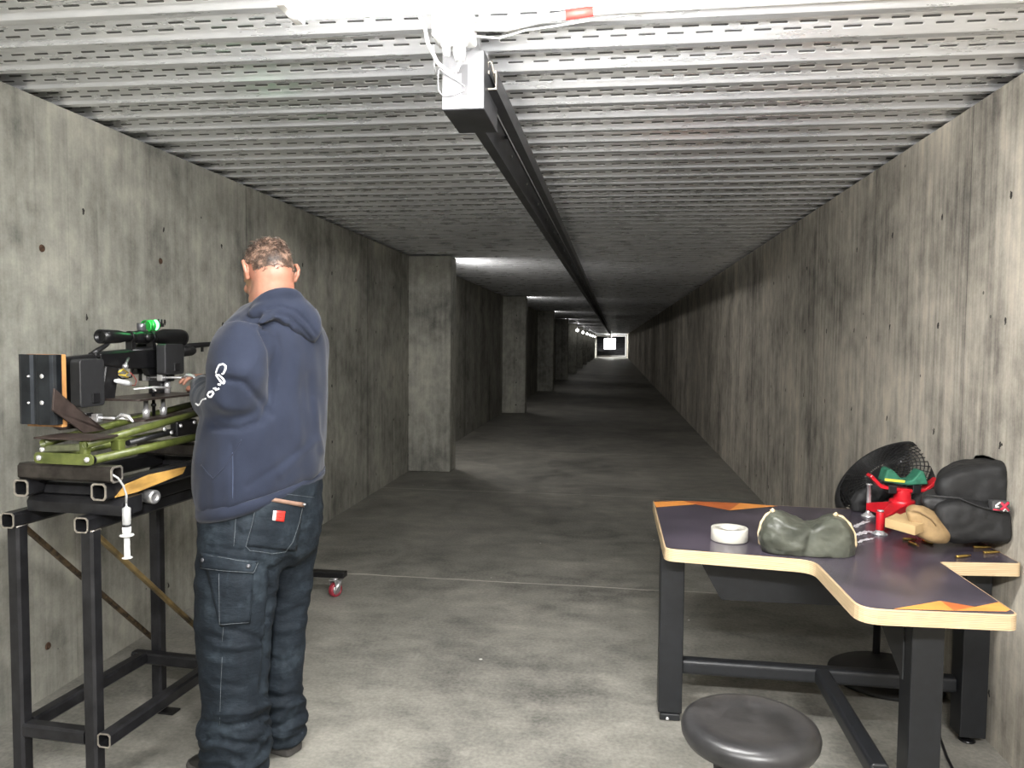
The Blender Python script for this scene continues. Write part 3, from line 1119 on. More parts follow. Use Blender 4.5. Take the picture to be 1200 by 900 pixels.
def jaw(y0, y1, z0, z1, zc, label, px0, px1, py):
    for side, xa0, xa1 in ((1, 0.128, 0.168), (-1, 0.012, 0.046)):
        m = MB(RX)
        poly = rounded_poly([(y0, z0), (y1, z0), (y1, z1), (y0, z1)], 0.014)
        m.prism([(xa0, y, z) for y, z in poly], (xa1 - xa0, 0, 0))
        j = m.build('jaw_pad', pad_grey, mr, bevel=0.004, seg=3)
        if side > 0:
            m = MB(RX)
            m.box((xa1 - 0.001, y0 + 0.05, z0 + 0.012), (xa1 + 0.006, y0 + 0.085, z0 + 0.045))
            m.build('jaw_clip', black_p, j, bevel=0.003)
    yc = (y0 + y1) / 2
    m = MB(RX)
    m.box((0.020, yc - 0.022, zc - 0.016), (0.150, yc + 0.022, zc + 0.012))
    m.box((0.070, yc - 0.03, 1.2155 if zc < 1.3 else 1.288), (0.120, yc + 0.03, zc - 0.012))
    m.build('jaw_carriage', black_m, mr, bevel=0.003)
    a, b = K(px0, py, 1, yc - 0.03), K(px1, py, 1, yc - 0.03)
    m = MB(RX)
    m.cyl((a.x, yc - 0.028, zc), (b.x, yc - 0.028, zc), 0.0045, 10)
    m.build('clamp_screw', chrome, mr)
    for f, w in ((0.02, 0.018), (0.32, 0.024)):
        x = a.x + (b.x - a.x) * f
        m = MB(RX)
        m.box((x, yc - 0.045, zc - 0.014), (x + w, yc - 0.018, zc + 0.014))
        m.build('clamp_block', zinc, mr, bevel=0.003)
    m = MB(RX)
    m.tube([(b.x - 0.045, yc - 0.03, zc), (b.x - 0.02, yc - 0.035, zc + 0.012), (b.x + 0.01, yc - 0.04, zc + 0.008), (b.x + 0.03, yc - 0.045, zc - 0.008)], [0.005, 0.008, 0.007, 0.004], 10)
    m.build('clamp_lever', chrome, mr)


jaw(0.138, 0.252, 1.272, 1.432, 1.238, '', 92, 150, 482)
jaw(0.580, 0.700, 1.363, 1.483, 1.352, '', 168, 226, 441)

# ---- the rifle: stock against the wooden board, big scope above
X0 = 0.088
rf = thing('rifle', 'black bolt-action rifle with large scope and green light, clamped in the padded jaws', 'rifle', RL(X0, 0.05, 1.30), RA)


def side(pts, half, name, mat_, bevel=0.006, mirror=True):
    """A flat-sided piece of the rifle drawn from the side in photo points on the rifle's own plane."""
    v = [K(*q, 0, X0) for q in pts]
    m = MB(RX)
    m.prism([(X0 - half, a.y, a.z) for a in v], (half * 2, 0, 0))
    return m.build(name, mat_, rf, bevel=bevel, seg=3)


side([(69, 419), (104, 415), (112, 421), (112, 430), (98, 438), (92, 468), (70, 478)], 0.018, 'buttstock', black_p)
side([(66, 420), (70, 419), (70, 480), (66, 480)], 0.021, 'recoil_pad', simple('rubber', (0.012, 0.012, 0.012), 0.8), 0.004)
v = [K(*q, 0, X0) for q in ((108, 415), (114, 411), (124, 405), (131, 398), (137, 396))]
m = MB(RX)
m.tube([(X0, a.y, a.z) for a in v], [0.009, 0.010, 0.008, 0.0065, 0.006], 10)
m.build('cheek_bracket', black_p, rf)
side([(107, 413), (150, 409), (152, 416), (140, 419), (108, 419)], 0.017, 'cheek_riser', black_p)
side([(120, 428), (136, 430), (131, 470), (114, 470)], 0.016, 'pistol_grip', black_p, 0.008)
side([(112, 414), (198, 407), (206, 410), (208, 424), (190, 428), (176, 432), (140, 432), (114, 428)], 0.020, 'chassis', black_m)
v = [K(*q, 0, X0) for q in ((138, 431), (137, 440), (143, 444), (154, 442), (156, 432))]
m = MB(RX)
m.tube([(X0, a.y, a.z) for a in v], 0.003, 8)
m.build('trigger_guard', black_m, rf)
side([(168, 428), (190, 426), (190, 440), (172, 440)], 0.014, 'magazine', black_m, 0.003)
a, b = K(152, 413, 0, X0), K(206, 409, 0, X0)
m = MB(RX)
m.cyl((X0, a.y, a.z), (X0, b.y, b.z), 0.018, 18)
m.build('receiver', black_m, rf)
c = K(143, 424, 0, X0 + 0.03)
m = MB(RX)
m.tube([(X0 + 0.018, c.y + 0.05, c.z + 0.012), (X0 + 0.034, c.y + 0.02, c.z), (X0 + 0.044, c.y, c.z - 0.012)], [0.005, 0.005, 0.006], 8)
m.ball((X0 + 0.046, c.y - 0.004, c.z - 0.016), 0.011)
m.build('bolt_handle', zinc, rf)
a, b = K(205, 413, 0, X0), K(227, 411, 0, X0)
m = MB(RX)
m.tube([(X0, a.y, a.z), (X0, b.y - 0.02, b.z), (X0, b.y, b.z)], [0.022, 0.021, 0.014], 18)
m.build('forend', black_p, rf)
a, b = K(204, 407, 0, X0), K(262, 402, 0, X0)
m = MB(RX)
m.tube([(X0, a.y, a.z), (X0, b.y, b.z), (X0, b.y + 0.02, b.z)], [0.0125, 0.0095, 0.0095], 16)
m.build('barrel', black_m, rf)
c = K(237, 409, 0, X0)
m = MB(RX)
m.box((X0 - 0.003, c.y - 0.006, c.z - 0.012), (X0 + 0.003, c.y + 0.006, c.z + 0.014))
m.build('sling_stud', black_m, rf)
# scope
e0, e1 = K(117, 394.5, 0, X0), K(215, 395.5, 0, X0)
L = e1.y - e0.y
zs = (e0.z + e1.z) / 2
m = MB(RX)
P = [(0.0, 0.019), (0.0, 0.0255), (0.10, 0.0255), (0.20, 0.0235), (0.26, 0.018), (0.30, 0.018), (0.36, 0.018), (0.40, 0.025), (0.52, 0.025), (0.55, 0.018), (0.60, 0.018), (0.70, 0.029), (0.74, 0.0335), (0.94, 0.0345), (0.98, 0.032), (0.98, 0.026), (0.96, 0.0255)]
m.lathe([(0.016, 0.012)] + [(r, f * L) for f, r in P], (X0, e0.y, zs), (0, 1, 0), 28, True)
sc = m.build('scope', black_m, rf)
m = MB(RX)
m.lathe([(0.0, 0.013), (0.0165, 0.0135)], (X0, e0.y, zs), (0, 1, 0), 24, False)
m.build('eyepiece_lens', simple('lens_dark', (0.03, 0.05, 0.07), 0.06, 0.2, spec=0.8), sc)
for f in (0.33, 0.575):
    m = MB(RX)
    y = e0.y + L * f
    m.lathe([(0.018, -0.010), (0.023, -0.010), (0.023, 0.010), (0.018, 0.010)], (X0, y, zs), (0, 1, 0), 20, False, True)
    m.box((X0 - 0.014, y - 0.010, zs - 0.055), (X0 + 0.014, y + 0.010, zs - 0.017))
    m.build('scope_ring', black_m, sc, bevel=0.001)
yt = e0.y + L * 0.46
m = MB(RX)
m.lathe([(0.014, 0.0), (0.014, 0.020), (0.0165, 0.022), (0.0165, 0.046), (0.0145, 0.048), (0.0, 0.048)], (X0, yt, zs + 0.005), (0, 0, 1), 20)
m.build('elevation_turret', simple('turret_grey', (0.12, 0.12, 0.13), 0.35, 0.6), sc)
m = MB(RX)
m.lathe([(0.013, 0.0), (0.013, 0.022), (0.0155, 0.024), (0.0155, 0.036), (0.0, 0.037)], (X0, yt, zs), (1, 0, 0), 20)
m.build('windage_turret', black_m, sc)
gl = K(179, 381.5, 0, X0)
green_body = simple('green_plastic', (0.02, 0.30, 0.05), 0.3, var=0.2)
m = MB(RX)
m.lathe([(0.018, -0.022), (0.022, -0.016), (0.022, 0.016), (0.018, 0.022)], (X0, gl.y, gl.z), (0, 1, 0), 18)
m.build('light_body', green_body, sc)
m = MB(RX)
m.ball((X0 + 0.012, gl.y, gl.z + 0.002), (0.014, 0.012, 0.020))
m.build('light_lens', emis('green_lens', (0.12, 1.0, 0.25), 5.0, (0.05, 0.5, 0.1)), sc)
m = MB(RX)
m.box((X0 - 0.006, gl.y + 0.02, gl.z - 0.004), (X0 + 0.006, gl.y + 0.062, gl.z + 0.010))
m.lathe([(0.0, 0), (0.009, 0), (0.009, 0.022), (0.0, 0.022)], (X0, gl.y + 0.045, gl.z + 0.004), (0, 0, 1), 12)
m.build('light_bracket', black_p, sc, bevel=0.001)
m = MB(RX)
m.lathe([(0.022, -0.045), (0.0245, -0.044), (0.0245, -0.030), (0.022, -0.028)], (X0, gl.y, gl.z - 0.004), (0, 1, 0), 18, False, True)
m.build('light_ring', green_body, sc)
gld = bpy.data.lights.new('green_light', 'POINT')
gld.energy = 0.09
gld.color = (0.1, 1.0, 0.25)
gld.shadow_soft_size = 0.02
glo = bpy.data.objects.new('green_light', gld)
COL.objects.link(glo)
glo.location = RX @ Vector((X0 + 0.03, gl.y - 0.03, gl.z + 0.045))
# chamber flag and white trigger puller hanging by the grip
v = [K(*q, 0, X0 + 0.03) for q in ((139, 436), (144, 433), (150, 437), (146, 440), (140, 439), (150, 442))]
m = MB(RX)
m.tube([(X0 + 0.03, a.y, a.z) for a in v], 0.0035, 8)
m.build('chamber_flag', simple('flag_yellow', (0.75, 0.55, 0.08), 0.5), rf)
v = [K(*q, 0, X0 + 0.03) for q in ((135, 446), (140, 447), (148, 449), (153, 450))]
m = MB(RX)
m.tube([(X0 + 0.03, a.y, a.z) for a in v], [0.006, 0.0095, 0.011, 0.008], 12)
m.build('trigger_puller', simple('puller_white', (0.62, 0.63, 0.64), 0.45), rf)
v = [K(*q, 0, X0 + 0.03) for q in ((152, 451), (158, 452), (160, 446), (157, 441), (152, 436))]
m = MB(RX)
m.tube([(X0 + 0.03, a.y, a.z) for a in v], 0.0018, 6)
m.build('puller_wire', simple('wire_red', (0.30, 0.05, 0.04), 0.5), rf)

# ---- syringe hanging from the sled by a clear hose
sx = 0.428
s0 = K(148, 591, 0, sx)
sy = thing('syringe', 'white plastic syringe hanging by a clear hose from the steel sled', 'syringe', RL(sx, s0.y, s0.z - 0.19), RA)
zt = s0.z
clear = simple('clear_plastic', (0.33, 0.335, 0.335), 0.25, var=0.05, spec=0.6)
white_pl = simple('white_plastic', (0.60, 0.60, 0.595), 0.35, var=0.03)
sc_ = (zt - K(148, 655, 0, sx).z)
m = MB(RX)
m.lathe([(0.003, 0.0), (0.003, -0.012), (0.0125, -0.018), (0.0125, -sc_ * .58)], (sx, s0.y, zt + 0.006), (0, 0, 1), 18)
br = m.build('barrel', clear, sy)
m = MB(RX)
m.lathe([(0.0, 0.0025), (0.020, 0.0025), (0.022, 0), (0.020, -0.0025), (0.0, -0.0025)], (sx, s0.y, zt - sc_ * .57), (0, 0, 1), 18)
m.build('finger_flange', white_pl, sy)
m = MB(RX)
m.lathe([(0.0130, 0.004), (0.0130, -0.003)], (sx, s0.y, zt - sc_ * .39), (0, 0, 1), 18)
m.build('plunger_seal', black_p, sy)
m = MB(RX)
m.lathe([(0.0131, -sc_ * .41), (0.0131, -sc_ * .56)], (sx, s0.y, zt), (0, 0, 1), 18)
m.lathe([(0.0085, -sc_ * .58), (0.0085, -sc_ * .97), (0.015, -sc_ * .975), (0.016, -sc_ * .99), (0.0, -sc_)], (sx, s0.y, zt), (0, 0, 1), 18)
m.build('plunger', white_pl, sy)
m = MB(RX)
q = [K(131, 556, 0, 0.41), K(138, 560, 0, 0.422), K(144, 568, 0, sx), K(148, 579, 0, sx)]
m.tube([(0.395, -0.004, q[0].z)] + [tuple(a) for a in q] + [(sx, s0.y, zt + 0.003)], 0.0034, 8)
m.build('hose', clear, sy)

# ---- wheeled base of another stand behind the man, one red castor in view
c = on_z(393, 699, 0.0)
ws = thing('wheeled_stand', 'black bar on a red-wheeled castor, sticking out from behind the man', 'wheeled stand', (c.x, c.y, 0))
Bx = on_plane(405, 664, (0, c.y, 0), Vector((0, 1, 0)))
m = MB()
m.box((c.x - 0.66, c.y - 0.03, 0.118), (Bx.x, c.y + 0.03, 0.150))
m.build('base_bar', black_m, ws, bevel=0.004)
m = MB()
m.box((c.x - 0.38, c.y - 0.02, 0.108), (c.x - 0.16, c.y + 0.02, 0.118))
m.build('mount_plate', zinc, ws)
m = MB()
m.sqtube((c.x - 0.62, c.y, 0.15), (c.x - 0.62, c.y, 0.50), 0.05)
m.build('upright', black_m, ws)


def castor(cx, cy):
    ax = Vector((0.90, -0.44, 0)).normalized()
    m = MB()
    m.lathe([(0.030, -0.016), (0.040, -0.015), (0.0425, -0.008), (0.0425, 0.008), (0.040, 0.015), (0.030, 0.016)], (cx, cy, 0.0425), ax, 28, False, True)
    w_ = m.build('castor_wheel', simple('wheel_red', (0.26, 0.025, 0.04), 0.45, var=0.15), ws)
    m = MB()
    m.lathe([(0.0, -0.017), (0.012, -0.017), (0.031, -0.013), (0.031, 0.013), (0.012, 0.017), (0.0, 0.017)], (cx, cy, 0.0425), ax, 20)
    m.build('wheel_hub', zinc, w_)
    m = MB()
    pp = Vector((-ax.y, ax.x, 0))
    for s in (-1, 1):
        o = Vector((cx, cy, 0)) + ax * (s * 0.021)
        m.prism([o + pp * a + Vector((0, 0, z)) for a, z in ((-0.03, 0.105), (0.035, 0.105), (0.014, 0.035), (-0.012, 0.035))], ax * (s * 0.003))
    m.box((cx - 0.03, cy - 0.028, 0.098), (cx + 0.03, cy + 0.028, 0.106))
    m.cyl((cx, cy, 0.104), (cx, cy, 0.118), 0.02, 14)
    m.build('castor_fork', zinc, ws, bevel=0.001)
    m = MB()
    o = Vector((cx, cy, 0)) + ax * 0.026
    m.tube([o + Vector((0, 0, 0.095)) + pp * 0.02, o + Vector((0, 0, 0.07)) + pp * 0.0, o + Vector((0, 0, 0.045)) - pp * 0.03], [0.006, 0.007, 0.005], 8)
    m.build('brake_lever', chrome, ws)


castor(c.x, c.y)
castor(c.x - 0.62, c.y)
# ------------------------------------------------------------------ T-shaped shooting bench (right)
ZB, TH = 0.745, 0.046
UPV = Vector((0, 0, 1))
black_top = simple('bench_laminate', (0.050, 0.044, 0.058), 0.26, var=0.22, scale=5, bmp=0.015, col2=(0.072, 0.060, 0.080))
org1 = simple('orange_print', (0.72, 0.28, 0.06), 0.35, var=0.10, scale=12)
org2 = simple('orange_print_dark', (0.42, 0.11, 0.03), 0.35, var=0.10, scale=12)
bench_steel = simple('bench_steel', (0.008, 0.009, 0.011), 0.45, 0.0, var=0.2, scale=30, bmp=0.02)
bench_grey = simple('bench_gusset', (0.022, 0.0225, 0.023), 0.5, 0.1, var=0.25, scale=12)
bn = thing('shooting_bench', 'T-shaped bench with black top, plywood edge and orange corner facets on black legs', 'bench', (0.9, 2.9, 0))
outline = rounded_poly([(0.198, 3.79), (1.425, 3.715), (1.425, 2.882), (1.149, 2.856), (1.149, 2.318), (0.712, 2.306), (0.706, 2.806), (0.198, 2.880)],
                       [0.03, 0.02, 0.02, 0.008, 0.035, 0.075, 0.06, 0.04], 6)
mb = MB()
n = len(outline)
bot = [mb.bm.verts.new((x, y, ZB - TH)) for x, y in outline]
mid = [mb.bm.verts.new((x, y, ZB - 0.002)) for x, y in outline]


def inset(poly, d):
    out = []
    for i in range(len(poly)):
        p, a, b = Vector(poly[i]), Vector(poly[i - 1]), Vector(poly[(i + 1) % len(poly)])
        t = (b - a).normalized()
        out.append(p + Vector((t.y, -t.x)) * d)
    return out


top = [mb.bm.verts.new((p.x, p.y, ZB)) for p in inset(outline, 0.0025)]
inn = [mb.bm.verts.new((p.x, p.y, ZB)) for p in inset(outline, 0.0060)]
fs = [mb.bm.faces.new(bot)]
for a, b in ((bot, mid), (mid, top), (top, inn)):
    for i in range(n):
        j = (i + 1) % n
        fs.append(mb.bm.faces.new((a[i], a[j], b[j], b[i])))
tf = mb.bm.faces.new(inn)
tf.material_index = 1
for poly, mi in (([(766, 588), (769, 594.5), (815, 591), (800, 587)], 2), ([(815, 591), (855, 598), (867, 589.5), (800, 587)], 3), ([(855, 598), (912, 593), (867, 589.5)], 2),
                 ([(1047, 713.5), (1102, 704), (1118, 715.5)], 2), ([(1102, 704), (1143, 711), (1118, 715.5)], 3), ([(1143, 711), (1170, 705.5), (1184, 714.5), (1179, 716.5), (1118, 715.5)], 2)):
    f = mb.bm.faces.new([mb.bm.verts.new((p.x, p.y, ZB + 0.0006)) for p in [on_z(x, y, ZB + 0.0006) for x, y in poly]])
    f.material_index = mi
mb.build('bench_top', [M['ply'], black_top, org1, org2], bn)
LEGS = {'l': (0.198, 3.075, 0.093), 'f': (0.930, 2.500, 0.096), 'r': (1.312, 3.04, 0.093)}
for x, y, w in LEGS.values():
    mb = MB()
    mb.box((x, y, 0.032), (x + w, y + w, ZB - TH))
    lg = mb.build('leg', bench_steel, bn, bevel=0.004)
    mb = MB()
    mb.lathe([(0.028, 0.0), (0.030, 0.004), (0.022, 0.010), (0.008, 0.012), (0.008, 0.034)], (x + w / 2, y + w / 2, 0), (0, 0, 1), 20)
    mb.build('levelling_foot', black_m, lg)
mb = MB()
mb.box((0.205, 3.072, 0.004), (0.284, 3.10, 0.030))
mb.build('foot_bracket', bench_steel, bn, bevel=0.003)
mb = MB()
c = on_y(782, 842, 3.071)
mb.lathe([(0.007, 0), (0.007, 0.004), (0.004, 0.006), (0.0, 0.006)], (c.x, 3.072, c.z), (0, -1, 0), 12)
mb.build('bracket_bolt', chrome, bn)
g = [on_y(px, py, 3.08) for px, py in ((812, 655), (845, 703))]
mb = MB()
zb = g[1].z
mb.prism([(x, 3.08, z) for x, z in rounded_poly([(g[0].x, ZB - TH), (g[1].x, zb), (1.18, zb), (1.27, ZB - TH)], [0, 0.012, 0.012, 0])], (0, 0.012, 0))
mb.build('apron_plate', bench_steel, bn, bevel=0.001)
mb = MB()
mb.prism([(0.925, 2.56, ZB - TH), (0.925, 3.06, ZB - TH), (0.925, 2.56, 0.44)], (0.008, 0, 0))
mb.build('gusset', bench_grey, bn)
for a, b, h in (((0.290, 3.125, 0.212), (1.313, 3.105, 0.212), 0.060), ((0.825, 3.10, 0.212), (0.815, 2.40, 0.212), 0.060)):
    mb = MB()
    mb.sqtube(a, b, 0.058, 0.004, h, solid=True)
    mb.build('footrest_bar', bench_steel, bn, bevel=0.006)

# ------------------------------------------------------------------ round black stool
SX, SY = 0.374, 2.075
leather = simple('black_leather', (0.016, 0.016, 0.017), 0.36, var=0.3, scale=9, bmp=0.12, col2=(0.032, 0.031, 0.032), bdist=0.006)
st = thing('stool', 'round black padded stool standing in front of the bench', 'stool', (SX, SY, 0))
mb = MB()
mb.lathe([(0.0, 0.440), (0.150, 0.440), (0.168, 0.448), (0.177, 0.464), (0.179, 0.480), (0.174, 0.495), (0.162, 0.504), (0.145, 0.507), (0.11, 0.503), (0.06, 0.500), (0.0, 0.499)], (SX, SY, 0), (0, 0, 1), 56, False)
mb.build('seat', leather, st)
MB().cyl((SX, SY, 0.09), (SX, SY, 0.30), 0.028, 18).build('outer_column', black_p, st)
MB().cyl((SX, SY, 0.28), (SX, SY, 0.442), 0.016, 16).build('gas_column', chrome, st)
lv = on_z(836, 897, 0.425)
mb = MB()
mb.tube([(SX, SY, 0.425), (SX * .5 + lv.x * .5, SY * .5 + lv.y * .5, 0.428), (lv.x + 0.02, lv.y, 0.425)], 0.006, 8)
mb.build('lever_rod', chrome, st)
mb = MB()
mb.tube([(lv.x + 0.055, lv.y + 0.008, 0.426), (lv.x + 0.01, lv.y, 0.425), (lv.x, lv.y, 0.424)], [0.010, 0.012, 0.006], 12)
mb.build('lever_grip', black_p, st)
for k in range(5):
    a = 2 * PI * k / 5 + 0.5
    d = Vector((math.cos(a), math.sin(a), 0))
    o = Vector((SX, SY, 0))
    mb = MB()
    mb.tube([o + Vector((0, 0, 0.11)), o + d * 0.12 + Vector((0, 0, 0.10)), o + d * 0.235 + Vector((0, 0, 0.075))], [0.024, 0.020, 0.016], 12)
    mb.build('base_arm', black_p, st)
    s = Vector((-d.y, d.x, 0))
    for q in (-1, 1):
        mb = MB()
        mb.lathe([(0.0, -0.008), (0.022, -0.008), (0.025, -0.004), (0.025, 0.004), (0.022, 0.008), (0.0, 0.008)], o + d * 0.235 + s * (0.014 * q) + Vector((0, 0, 0.025)), s, 18)
        mb.build('castor_wheel', black_p, st)
    mb = MB()
    mb.box((-0.006, -0.006, 0.02), (0.006, 0.006, 0.085), Matrix.Translation(o + d * 0.235))
    mb.build('castor_stem', black_p, st)

# ------------------------------------------------------------------ pedestal fan behind the bench
fan_b = simple('fan_black', (0.009, 0.009, 0.0095), 0.5, var=0.15, scale=40)
FY = 3.835
pc = on_y(1027, 757, FY)
fn = thing('pedestal_fan', 'black round fan tilted upward on a pole, behind the bench against the right wall', 'fan', (pc.x, FY, 0))
bc = Vector((pc.x - 0.02, 3.63, 0))
mb = MB()
mb.lathe([(0.0, 0.0), (0.245, 0.0), (0.250, 0.006), (0.248, 0.020), (0.225, 0.034), (0.10, 0.042), (0.0, 0.043)], (bc.x, bc.y, 0.0), (0, 0, 1), 44, False)
mb.build('base', fan_b, fn)
hc = on_y(1040, 566, 3.86)
MB().cyl((pc.x, FY, 0.02), (pc.x, FY, 0.55), 0.0165, 16).build('pole', fan_b, fn)
mb = MB()
mb.lathe([(0.017, -0.03), (0.026, -0.025), (0.026, 0.025), (0.017, 0.03)], (pc.x, FY, 0.56), (0, 0, 1), 16)
mb.build('height_collar', fan_b, fn)
vd = (hc - EYE).normalized()
ri = (C_R - vd * C_R.dot(vd)).normalized()
upv = ri.cross(vd)
mn = ri * (-0.55) + upv * 0.835
ax = (vd * -0.60 + mn * 0.80).normalized()
R0 = 0.262
bk = hc - ax * 0.13
MB().tube([(pc.x, FY, 0.55), (pc.x, FY, 0.62), bk - Vector((0, 0, 0.02))], [0.012, 0.012, 0.014], 10).build('neck', fan_b, fn)
a1 = ax.orthogonal().normalized()
a2 = ax.cross(a1)


def fp_(r, h, t):
    return hc + ax * h + (a1 * math.cos(t) + a2 * math.sin(t)) * r


mb = MB()
prof = [(R0 - 0.006, -0.078), (R0, -0.074), (R0 + 0.002, 0.0), (R0, 0.012), (R0 - 0.018, 0.026), (R0 - 0.040, 0.034), (R0 - 0.041, 0.031), (R0 - 0.02, 0.022), (R0 - 0.006, 0.008), (R0 - 0.007, -0.074)]
mb.rings([[fp_(r, h, 2 * PI * k / 64) for k in range(64)] for r, h in prof], True, False, True)
mb.build('rim', fan_b, fn)
for nm, sgn, dep, h0, rmax, NR, NS in (('front_grille', 1, 0.030, 0.030, R0 - 0.036, 11, 40), ('rear_grille', -1, 0.016, -0.072, R0 - 0.006, 8, 26)):
    mb = MB()
    for i in range(NR):
        f = (i + 1) / NR
        r = 0.055 + (rmax - 0.055) * f
        h = h0 + sgn * dep * (1 - f * f)
        mb.tube([fp_(r, h, 2 * PI * k / 48) for k in range(48)], 0.0022, 5, closed=True)
    for k in range(NS):
        t = 2 * PI * k / NS
        mb.tube([fp_(0.05 + (rmax - 0.05) * f, h0 + sgn * dep * (1 - f * f), t + 0.25 * (1 - f)) for f in (0, 0.33, 0.66, 1.0)], 0.0023, 5)
    mb.build(nm, fan_b, fn)
mb = MB()
mb.lathe([(0.0, 0.066), (0.045, 0.065), (0.056, 0.060), (0.056, 0.054), (0.0, 0.054)], hc, ax, 28)
mb.build('badge_cap', fan_b, fn)
mb = MB()
mb.lathe([(0.0, -0.14), (0.035, -0.135), (0.048, -0.12), (0.048, -0.06), (0.03, -0.04), (0.012, -0.03), (0.012, 0.02), (0.028, 0.022), (0.028, 0.045), (0.0, 0.048)], hc, ax, 24, False)
mb.build('motor', fan_b, fn)
for k in range(3):
    t0 = 2 * PI * k / 3
    mb = MB()
    up_, dn = [], []
    for i in range(7):
        f = i / 6
        r = 0.028 + 0.185 * f
        w = 0.35 + 0.75 * math.sin(PI * min(1, f * .85 + .1))
        up_.append((fp_(r, 0.035 + 0.012 * f, t0 - w * 0.5), fp_(r, 0.004, t0 + w * 0.5)))
    mb.rings([[a, b, b + ax * 0.002, a + ax * 0.002] for a, b in up_], True)
    mb.build('blade', fan_b, fn)
mb = MB()
mb.tube([(bc.x + 0.06, bc.y - 0.16, 0.03), (bc.x + 0.08, bc.y - 0.27, 0.006), on_z(1096, 848, 0.005), on_z(1102, 866, 0.005), on_z(1109, 886, 0.005), on_z(1121, 910, 0.005)], 0.005, 7)
mb.build('power_cord', black_p, fn)

# ------------------------------------------------------------------ things lying on the bench
tc = on_z(854.5, 633, ZB)
tp = thing('tape_roll', 'white roll of tape lying flat on the left wing of the bench', 'tape', (tc.x, tc.y, ZB))
mb = MB()
RT = 0.0695
mb.lathe([(0.040, 0.002), (RT - 0.002, 0.0015), (RT, 0.004), (RT, 0.048), (RT - 0.002, 0.050), (0.040, 0.0495)], (tc.x, tc.y, ZB), (0, 0, 1), 44, False, True)
mb.build('tape_band', simple('tape_white', (0.50, 0.485, 0.43), 0.35, var=0.05, scale=4), tp)
mb = MB()
mb.lathe([(0.030, 0.001), (0.041, 0.001), (0.041, 0.049), (0.030, 0.046)], (tc.x, tc.y, ZB), (0, 0, 1), 40, False, True)
mb.build('core', simple('tape_core', (0.52, 0.51, 0.47), 0.6, var=0.06), tp)

# ---- grey-green leather rear bag with two ears
bag_g = simple('bag_leather', (0.050, 0.055, 0.043), 0.38, var=0.35, scale=8, bmp=0.30, col2=(0.10, 0.105, 0.083), bdist=0.010)
pipe_c = simple('suede_piping', (0.56, 0.44, 0.27), 0.75, var=0.2, scale=50)
BY = 2.915
b0 = on_y(887, 640, BY)
b1 = on_y(1003, 645, BY)


def BP(px, py, y=BY):
    return on_y(px, py, y)


rb = thing('rear_sandbag', 'grey-green leather sandbag with two ears and tan piping, beside the white tape roll', 'sandbag', ((b0.x + b1.x) / 2, BY, ZB))
op = [(888, 628), (893, 612), (903, 599), (914, 599), (930, 608), (942, 612), (956, 612), (968, 606), (980, 603), (991, 608), (1000, 622), (1003, 640), (1001, 656), (985, 659), (940, 656), (905, 648), (892, 641)]
pol = [BP(*q) for q in op]
pcx = sum(p.x for p in pol) / len(pol)
pcz = sum(p.z for p in pol) / len(pol)
mb = MB()
rows = []
for t, s_ in ((0.0, 0.50), (0.04, 0.72), (0.14, 0.90), (0.32, 1.0), (0.6, 1.0), (0.82, 0.92), (0.95, 0.72), (1.0, 0.5)):
    y = BY - 0.075 + 0.165 * t
    rows.append([((pcx + (p.x - pcx) * s_) * y / BY, y, pcz + (p.z - pcz) * s_) for p in pol])
mb.rings(rows, True)
me = remeshed(mb, 0.007, 5)


def bagd(co, nn):
    d = Vector(((co.x - pcx) * 0.8 + (co.z - pcz) * 0.5, co.y, co.z))
    return 0.004 * noise.noise(co * 20) + 0.0035 * noise.noise(d * 60) - 0.006 * math.exp(-((co.x - BP(944, 630).x - 0.25 * (co.z - pcz)) / 0.010) ** 2)


displace(me, bagd)
zmin = ZB + 0.001
for v in me.vertices:
    if v.co.z < zmin + 0.012:
        v.co.z = zmin + max(0, (v.co.z - zmin)) * 0.3
rbm = link_mesh('bag_body', me, bag_g, rb)
bv = bvh_of(me.copy() if False else rbm.data) if False else None
tmp = rbm.data.copy()
tmp.transform(wmat(rb))
bv = bvh_of(tmp)
bpy.data.meshes.remove(tmp)
for pts in ([(908, 600.5), (899, 604), (892, 612), (889.5, 624), (891, 636), (899, 646)], [(978, 604), (987, 605), (996, 614), (1001, 626), (1002, 638), (998, 651)]):
    mb = MB()
    out = []
    for p in pts:
        l, nn = bv.find_nearest(BP(*p))[:2]
        out.append(l + nn * 0.002)
    mb.tube(out, 0.0055, 8)
    mb.build('piping', pipe_c, rb)
for p in ((906, 601), (979, 606)):
    mb = MB()
    c = BP(*p)
    l, nn = bv.find_nearest(c)[:2]
    mb.lathe([(0.004, -0.008), (0.008, -0.006), (0.008, 0.006), (0.004, 0.008)], l + nn * 0.003, Vector((0.8, 0.1, 0.6)), 12, False, True)
    mb.build('lace_eye', pipe_c, rb)

